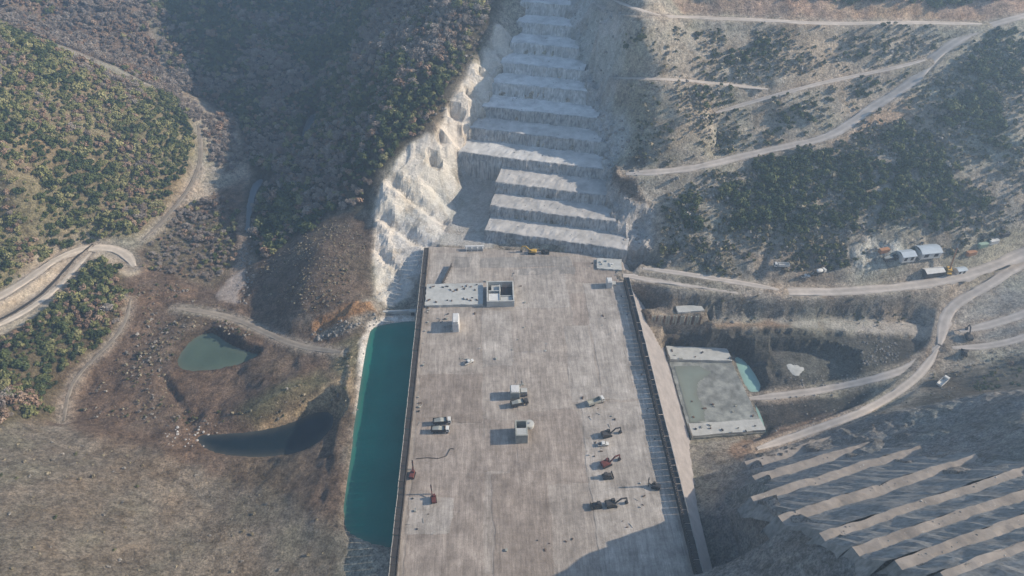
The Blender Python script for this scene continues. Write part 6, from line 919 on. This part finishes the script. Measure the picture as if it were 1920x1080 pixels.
def scatter(name, pts, protos, zoff=-.1):
    """pts: x,y,z,scale,index -> one object whose geometry nodes place the plants"""
    n = len(pts); me = bpy.data.meshes.new(name); me.vertices.add(n); co_ = pts[:, :3].copy(); co_[:, 2] += zoff; me.vertices.foreach_set('co', co_.astype(np.float32).ravel())
    a = me.attributes.new('size', 'FLOAT', 'POINT'); a.data.foreach_set('value', pts[:, 3].astype(np.float32))
    a = me.attributes.new('turn', 'FLOAT', 'POINT'); a.data.foreach_set('value', rng.uniform(0, 6.28, n).astype(np.float32))
    a = me.attributes.new('which', 'INT', 'POINT'); a.data.foreach_set('value', pts[:, 4].astype(np.int32))
    o = link(bpy.data.objects.new(name, me)); kind(o, 'stuff')
    g = bpy.data.node_groups.new(name, 'GeometryNodeTree'); g.interface.new_socket('Geometry', in_out='INPUT', socket_type='NodeSocketGeometry'); g.interface.new_socket('Geometry', in_out='OUTPUT', socket_type='NodeSocketGeometry')
    N = g.nodes; l = g.links; gi = N.new('NodeGroupInput'); go = N.new('NodeGroupOutput'); ip = N.new('GeometryNodeInstanceOnPoints')
    ji = N.new('GeometryNodeJoinGeometry') if False else N.new('GeometryNodeGeometryToInstance')
    for p in reversed(protos):
        oi = N.new('GeometryNodeObjectInfo'); oi.inputs[0].default_value = p; oi.inputs[1].default_value = True; l.new(oi.outputs['Geometry'], ji.inputs[0])
    def attr(nm, tp):
        q = N.new('GeometryNodeInputNamedAttribute'); q.data_type = tp; q.inputs[0].default_value = nm; return q.outputs[0]
    jg = ji; l.new(jg.outputs[0], ip.inputs['Instance']); l.new(gi.outputs[0], ip.inputs['Points']); ip.inputs['Pick Instance'].default_value = True
    l.new(attr('which', 'INT'), ip.inputs['Instance Index']); cx = N.new('ShaderNodeCombineXYZ'); l.new(attr('turn', 'FLOAT'), cx.inputs[2]); l.new(cx.outputs[0], ip.inputs['Rotation']); l.new(attr('size', 'FLOAT'), ip.inputs['Scale']); l.new(ip.outputs[0], go.inputs[0])
    md = o.modifiers.new('plants', 'NODES'); md.node_group = g; return o
TP = [proto('tree_proto', [CR[k, v_], TK[v_]]) for k in range(4) for v_ in range(3)]
SP = [proto('shrub_proto', [me_]) for me_ in SHR]
rest = np.array([i for i in range(len(T)) if i not in ind])
LBL = {'hill': ('hill_woodland', 'mixed green and russet trees covering the sunlit hill on the left'), 'farslope': ('slope_woodland', 'brown leafless woodland on the slope behind the left hill'), 'dark': ('shaded_woodland', 'dense dark woodland on the shaded slope left of the benches')}
for nm in list(LBL)+[None]:
    sel = [i for i in rest if (TREES[int(T[i, 5])][0] == nm or (nm is None and TREES[int(T[i, 5])][0] not in LBL))]
    if not sel: continue
    q = T[sel]; pts = np.c_[q[:, :4], q[:, 4]*3+rng.integers(0, 3, len(q))]
    o = scatter(LBL[nm][0] if nm else 'scattered_woodland', pts, TP); tag(o, LBL[nm][1] if nm else 'remaining evergreen trees of the right hillside and left knoll', 'woodland')
sp = []
for name, dens, kw, (s0, s1), poly in SHRUBS:
    x, y = sample(poly, dens*2.4); ok = road_clear(x, y) & (fbm(x, y, 16, 3, 91)+rng.uniform(-.35, .35, len(x)) > -.12); x, y = x[ok], y[ok]; kd = np.searchsorted(np.cumsum(kw)/np.sum(kw), np.clip(rng.random(len(x)), 0, .9999)); s = (s0+(s1-s0)*rng.random(len(x))**1.6)*1.35*(1+.5*(rng.random(len(x)) > .93))
    sp.append(np.c_[x, y, hz(x, y), s, np.clip(kd, 0, 2)*2+rng.integers(0, 2, len(x))])
sp = np.concatenate(sp); print('shrubs', len(sp)); tag(scatter('scrub', sp, SP, -.25), 'low dry scrub and brush spread over the hillsides and banks', 'scrub')
# ---------------------------------------------------------------- boulders and rubble
def rock_mesh(seed, mat):
    bm = bmesh.new(); bmesh.ops.create_icosphere(bm, subdivisions=1, radius=1); r = random.Random(seed)
    for v in bm.verts: v.co *= r.uniform(.65, 1.2); v.co.z *= .7
    me_ = bpy.data.meshes.new('rock'); bm.to_mesh(me_); bm.free(); me_.materials.append(mat); return me_
RP = [proto('rock_proto', [rock_mesh(400+i, M['rock' if i % 2 else 'rock_w'])]) for i in range(6)]
rk = []
for name, dens, (s0, s1), poly in ROCKS:
    x, y = sample(poly, dens); s = s0+(s1-s0)*rng.random(len(x))**2.2; rk.append(np.c_[x, y, hz(x, y), s, rng.integers(0, 3, len(x))*2+(0 if name == 'white' else 1)])
rk = np.concatenate(rk); tag(scatter('rubble', rk, RP, .1), 'loose boulders and rubble along banks, pits and cliff feet', 'rubble')
DPR = [proto('debris_proto', [q]) for q in DEB]; q = []
for cx_, cy_, sx_, sy_, n_ in ((-14, 238, 7, 4, 10), (48, 200, 9, 5, 14), (44, 180, 8, 6, 16), (60, 262, 9, 14, 14), (-30, 270, 6, 6, 14), (10, 300, 20, 8, 16), (-30, 318, 7, 7, 16), (10, 222, 8, 5, 12), (55, 150, 12, 9, 18), (-30, 150, 7, 8, 16), (20, 140, 16, 8, 12), (0, 250, 30, 30, 22), (60, 312, 9, 5, 16), (-37.5, 230, .8, 80, 40), (71.8, 230, .7, 60, 36)):
    for _ in range(n_//2): q.append((cx_+rng.normal()*sx_*.55, cy_+rng.normal()*sy_*.55, .12, rng.uniform(.35, 1.0), rng.integers(0, 5)))
q = np.array(q); q = q[(q[:, 0] > -38.8) & (q[:, 0] < 72.6) & (q[:, 1] < 318)]
tag(scatter('deck_debris', q, DPR, 0), 'loose timber, steel and concrete scraps strewn about the deck', 'debris')
q = []
for k, (so_, si_, z, sn, zn, l, r) in enumerate(NEAR):
    for _ in range(int((r-l)*.7)): t_ = rng.uniform(l, r); s_ = so_+(si_-so_)*rng.random()**.6; p_ = UN*t_+VN*s_; q.append((p_[0], p_[1], z+.05, .12+.28*rng.random()**3, rng.integers(0, 6)))
for sb, st, si, zb, zt, l, r in BENCH:
    for _ in range(int((r-l)*1.3)): t_ = rng.uniform(l, r); s_ = si-(si-st)*rng.random()**2.5; p_ = UF*t_+VF*s_; q.append((p_[0], p_[1], zt+.15, .12+.4*rng.random()**3, rng.integers(0, 6)))
tag(scatter('bench_rubble', np.array(q), RP, 0), 'broken rock lying on the treads of the benches', 'rubble')
# ---------------------------------------------------------------- the air
zlo, zhi = float(fz.min())-1.0, max(272.0, float(fz.max())+12); print('terrain', zlo, zhi, GX[0], GX[-1], GY[0], GY[-1])
hzb = MB(); hzb.box(((GX[0]+GX[-1])/2, (GY[0]+GY[-1])/2, (zlo+zhi)/2), (GX[-1]-GX[0]+20, GY[-1]-GY[0]+20, zhi-zlo)); m, n, l, p = nmat('thin_haze'); n.remove(p)
pv = n.new('ShaderNodeVolumePrincipled'); pv.inputs['Color'].default_value = (.50, .71, 1.0, 1); pv.inputs['Density'].default_value = HAZE; pv.inputs['Anisotropy'].default_value = .3
l.new(pv.outputs[0], n['Material Output'].inputs['Volume']); m.cycles.homogeneous_volume = True if hasattr(m, 'cycles') else None
tag(kind(hzb.build('haze', m), 'stuff'), 'thin bluish haze hanging in the valley air', 'haze')
